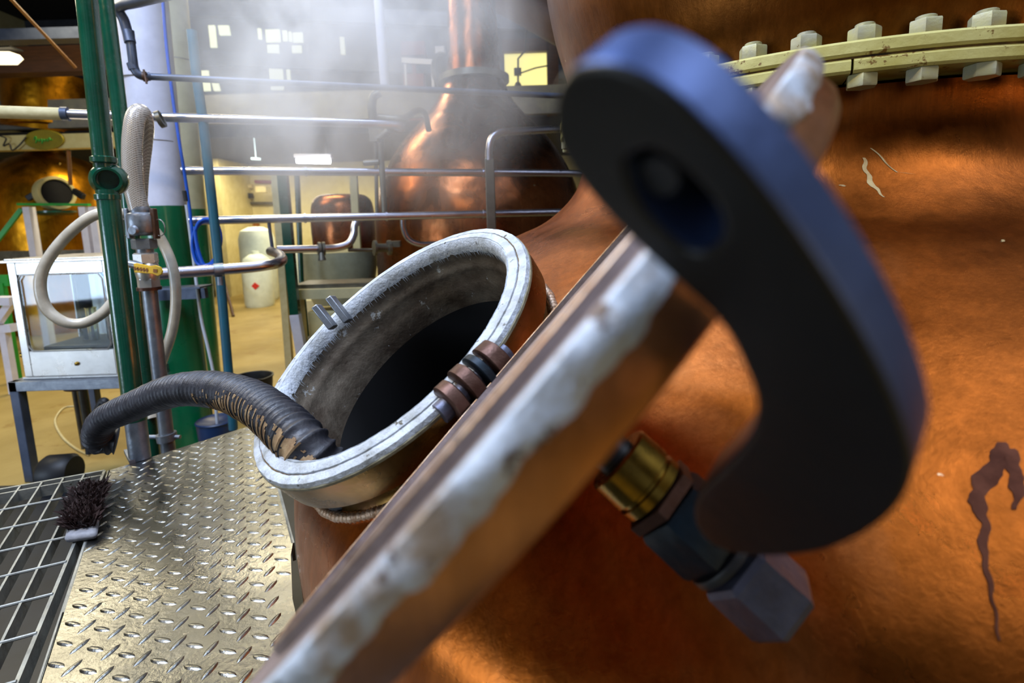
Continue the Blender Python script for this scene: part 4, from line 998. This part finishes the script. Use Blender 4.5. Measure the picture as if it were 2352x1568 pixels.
one('blue_tub', MB().lathe([(0, 0), (.09, 0), (.10, .2), (.105, .205), (.10, .21), (.09, .2), (0, .19)], (p.x, 2.75, 0), (0, 0, 1), 32), mat('dark blue plastic', '10305c', '0c2448', .4), 'dark blue tub at the foot of the teal pipe', 'tub')
# far wall fittings
Yw = 10.44
def wbar(n, l, c, pts, r, m, **k): return one(n, MB().tube([onY(x, y, Yw) for x, y in pts], r, 10), m, l, c, **k)
wbar('red_pipe', 'orange red pipe with an upturned end on the far cream wall', 'pipe', [(500, 417), (553, 417), (562, 406)], .035, M_RED)
wbar('red_pipe', 'darker red pipe stub right of the upturned one', 'pipe', [(586, 417), (626, 418)], .032, M_DRED)
wbar('wall_conduit', 'dark conduit running level across the far wall', 'conduit', [(512, 467), (630, 467)], .03, M_BGSTEEL)
wbar('wall_conduit', 'dark conduit stepping down the far wall with two bends', 'conduit', [(563, 472), (571, 572), (533, 580), (534, 655)], .022, M_BLK)
wbar('cable_tray', 'cream cable tray under the orange red pipe', 'cable tray', [(502, 428), (580, 428)], .045, M_LAG)
wbar('black_hydrant', 'black stub riser standing on the floor against the far wall', 'riser', [(536, 640), (537, 668)], .07, M_BLK)
one('switch_box', MB().box(onY(571, 444, Yw), onY(583, 455, Yw)+Vec((0, -.08, 0))), M_BLK, 'small black switch box on the far wall', 'switch', smooth=False)
one('brown_board', MB().prism([onY(575, 495, Yw), onY(590, 495, Yw), onY(606, 592, Yw), onY(584, 592, Yw)], (0, .05, 0)).bar(onY(594, 592, Yw), onY(596, 640, Yw), .05, .04), M_BROWN, 'narrow brown board leaning against the far cream wall', 'board', smooth=False)
cp_ = onY(508, 640, 9.4)
struct('trim_6', MB().box((onY(492, 640, 9.4).x, 9.4, 0), (cp_.x+.16, 10.5, 2.45)), M_WALL, smooth=False)
p = onY(595, 440, 9.9); one('wall_heater', MB().box(onY(586, 428, 9.95), onY(622, 442, 10.15)), M_WALL, 'cream wall unit beneath the darker red pipe', 'heater', smooth=False)
one('leaning_rod', MB().tube([onY(513, 640, 7.8), onZ(536, 726, 0.01)], .02, 8), M_WOOD, 'thin dark rod leaning near the cream partition', 'rod')
# tube lamp
tb = thing('tube_lamp', 'glowing white tube lamp shining through the steam', 'lamp', onY(720, 370, 7.4))
mesh('tube', MB().tube([onY(682, 369, 7.4), onY(758, 370, 7.4)], .035, 16), M_TUBE, tb)
mesh('housing', MB().bar(onY(678, 358, 7.44), onY(762, 359, 7.44), .1, .05), M_COLW, tb, smooth=False)
for x in (690, 750): mesh('hanger', MB().tube([onY(x, 358, 7.44), (onY(x, 358, 7.44).x, 7.44, 2.45)], .008, 8), M_BGSTEEL, tb)
pl = bpy.data.lights.new('tube_glow', 'AREA'); pl.shape = 'RECTANGLE'; pl.size = .5; pl.size_y = .06; pl.energy = 12; pl.color = (.9, .96, 1)
po = link(bpy.data.objects.new('tube_glow', pl)); po.location = onY(720, 385, 7.2); po.rotation_euler = (math.radians(50), 0, 0)
one('tray_lamp', MB().bar(onY(578, 364, 7.4), onY(597, 365, 7.4), .05, .03).bar(onY(588, 364, 7.4), (onY(588, 364, 7.4).x, 7.4, 2.45), .01, .01, (1, 0, 0)), emit('tray glow', 'd8f0f0', 1.5), 'small pale lamp hanging under the dark mezzanine', 'lamp', smooth=False)
# upper windows seen through the steam (behind the mezzanine rail)
wn = 0
def window(x0, y0, x1, y1, Y=10.42, m=None, skew=0):
    global wn; wn += 1
    fr_ = MB(); A_ = onY(x0, y0, Y); B_ = onY(x1, y1, Y)
    if abs(skew): o = struct('window_%d' % wn, MB().prism([onY(x0, y0, Y), onY(x1, y0, Y), onY(x1+skew, y1, Y), onY(x0+skew, y1, Y)], (0, .04, 0)), m or M_PANE, smooth=False)
    else: o = struct('window_%d' % wn, MB().box(A_, B_+Vec((0, .04, 0))), m or M_PANE, smooth=False)
    return o
for r_ in ((591, 65, 600, 89), (609, 68, 643, 95), (648, 70, 659, 93), (662, 73, 669, 94), (672, 75, 695, 96), (617, 148, 649, 184), (657, 150, 666, 184), (613, 103, 640, 122), (670, 105, 692, 120), (622, 199, 650, 205)): window(*r_)
window(780, 85, 789, 124, skew=3)
window(478, 58, 497, 108); window(500, 58, 524, 80, skew=4); window(460, 162, 482, 208); window(486, 190, 500, 208, skew=5)
Yn = 7.9
wy = struct('window_20', MB().box(onY(1158, 119, Yn), onY(1259, 245, Yn)+Vec((0, .03, 0))), M_PANEY, smooth=False)
A_ = onY(1153, 90, Yn-.1); B_ = onY(1262, 250, Yn-.1)
struct('trim_7', MB().box((A_.x, Yn-.1, onY(1200, 118, Yn-.1).z), (B_.x, Yn+.1, A_.z)).box((B_.x-.02, Yn-.1, 2.6), (B_.x+.14, Yn+.1, A_.z+1.0)), M_WOOD, smooth=False)
vv = thing('gate_valve', 'black valve with a wheel and thin pipes silhouetted on the yellow window', 'valve', onY(1190, 212, 7.55))
mesh('valve_body', MB().lathe([(0, 0), (.05, 0), (.06, .06), (.03, .12), (0, .12)], onY(1190, 210, 7.55), (0, 0, 1), 20).obox(onY(1189, 165, 7.55), Vec((.05, 0, 0)), Vec((0, .04, 0)), Vec((0, 0, .045))), M_BLK, vv)
mesh('pipe', MB().tube([(onY(1189, 245, 7.55).x, 7.55, 2.6), onY(1189, 245, 7.55), onY(1190, 180, 7.55), onY(1190, 135, 7.55), onY(1205, 118, 7.55), onY(1210, 60, 7.55)], .014, 8).tube([onY(1195, 168, 7.55), onY(1230, 156, 7.55), onY(1262, 150, 7.55)], .010, 8), M_BLK, vv)
one('hand_wheel', MB().lathe([(0, 0), (.24, 0), (.265, .035), (.24, .07), (0, .07)], onY(1015, 168, 7.45), (1, -.55, 0), 40).tube([onY(1015, 168, 7.47), (onY(1015, 168, 7.47).x, 7.47, 2.6)], .03, 12), M_BGSTEEL, 'grey round disc fixed left of the far still neck', 'wheel')
one('white_shelf', MB().bar(onY(923, 139, 7.6), onY(1000, 144, 7.6), .06, .07).bar(onY(930, 141, 7.62), (onY(930, 141, 7.62).x, 7.62, 2.6), .03, .03, (1, 0, 0)).bar(onY(992, 143, 7.62), (onY(992, 143, 7.62).x, 7.62, 2.6), .03, .03, (1, 0, 0)), M_COLW, 'white level bar left of the grey disc', 'bar', smooth=False)
one('white_cabinet', MB().box(onY(999, 106, 7.9), onY(1025, 150, 8.1)).bar(onY(1012, 150, 8.0), (onY(1012, 150, 8.0).x, 8.0, 2.6), .05, .05, (1, 0, 0)), M_COLW, 'white cabinet above the grey disc', 'cabinet', smooth=False)
one('red_cabinet', MB().box(onY(925, 170, 8.2), (onY(978, 200, 8.4).x, 8.4, 2.6)), M_DRED, 'dark red cabinet on the mezzanine below the white bar', 'cabinet', smooth=False)
one('red_cabinet', MB().box(onY(920, 95, 8.8), onY(980, 134, 9.0)).bar(onY(950, 134, 8.9), (onY(950, 134, 8.9).x, 8.9, 2.6), .06, .06, (1, 0, 0)), M_DRED, 'dark red cabinet above the white bar', 'cabinet', smooth=False)
one('ceiling_duct', MB().tube([onY(1120, -40, 6.2), onY(1300, 60, 6.0)], .22, 24), M_WOOD, 'dark brown duct behind the far still neck under the roof', 'duct')
one('stair_pipe_fittings', MB().tube(smoothpath([onY(x, y, 2.95+max(0, x-925)*.008) for x, y in ((868, 268), (925, 272), (955, 255), (975, 260), (985, 300))], 6), .018, 12), M_BGSTEEL, 'grey branch pipe between the riser and the far still', 'pipe')
for i, (yy, lab) in enumerate(((40, 'dim steel roof girder crossing high behind the steam'), (150, 'lower dim girder on the mezzanine behind the steam'))):
    one('roof_girder', MB().bar(onY(430, yy-18, 9.2), onY(1300, yy+18, 9.2), .12, .22), M_DPIPE, lab, 'girder', smooth=False)

# ================================================================== STEAM
ms, n_, l_, p_ = newmat('steam')
n_.remove(p_)
vol = n_.new('ShaderNodeVolumePrincipled'); vol.inputs['Color'].default_value = (1, 1, 1, 1); vol.inputs['Anisotropy'].default_value = .2
l_.new(vol.outputs[0], n_['Material Output'].inputs['Volume'])
tc = n_.new('ShaderNodeTexCoord')
def steam(name, label, c, ax1, ax2, ax3, dens, sc):
    m2 = ms.copy(); m2.name = name; n = m2.node_tree.nodes; l = m2.node_tree.links
    tc = n.new('ShaderNodeTexCoord'); nz = n.new('ShaderNodeTexNoise'); nz.inputs['Scale'].default_value = sc; nz.inputs['Detail'].default_value = 3; nz.inputs['Distortion'].default_value = .8
    l.new(tc.outputs['Object'], nz.inputs[0])
    rp_ = n.new('ShaderNodeMapRange'); rp_.inputs[1].default_value = .36; rp_.inputs[2].default_value = .72; rp_.inputs[3].default_value = 0.06; rp_.inputs[4].default_value = 1.0; l.new(nz.outputs[0], rp_.inputs[0])
    ln = n.new('ShaderNodeVectorMath'); ln.operation = 'LENGTH'; l.new(tc.outputs['Object'], ln.inputs[0])
    fo = n.new('ShaderNodeMapRange'); fo.interpolation_type = 'SMOOTHSTEP'; fo.inputs[1].default_value = .25; fo.inputs[2].default_value = 1.0; fo.inputs[3].default_value = dens; fo.inputs[4].default_value = 0; l.new(ln.outputs['Value'], fo.inputs[0])
    mu = n.new('ShaderNodeMath'); mu.operation = 'MULTIPLY'; l.new(rp_.outputs[0], mu.inputs[0]); l.new(fo.outputs[0], mu.inputs[1])
    v = [q for q in n if q.type == 'PRINCIPLED_VOLUME'][0]; l.new(mu.outputs[0], v.inputs['Density'])
    mb = MB().lathe([(math.sin(math.pi*i/12), -math.cos(math.pi*i/12)) for i in range(13)], (0, 0, 0), (0, 0, 1), 20)
    o = mesh(name, mb, m2); 
    R = Matrix((ax1, ax2, ax3)).transposed().to_4x4(); o.matrix_world = Matrix.Translation(c) @ R
    tag(o, label, 'steam', None, 'stuff'); return o
cS = W(715, 150, 1.75)
steam('steam_plume', 'white steam drifting up across the background pipes left of the far still', cS, Vec((.52, 0, 0)), Vec((0, .42, 0)), Vec((.05, 0, .66)), 6.5, 2.8)
steam('steam_wisp', 'bluish steam rising in front of the far still neck', W(1010, 130, 1.9), Vec((.46, 0, 0)), Vec((0, .35, 0)), Vec((.05, 0, .72)), 5.0, 3.0)
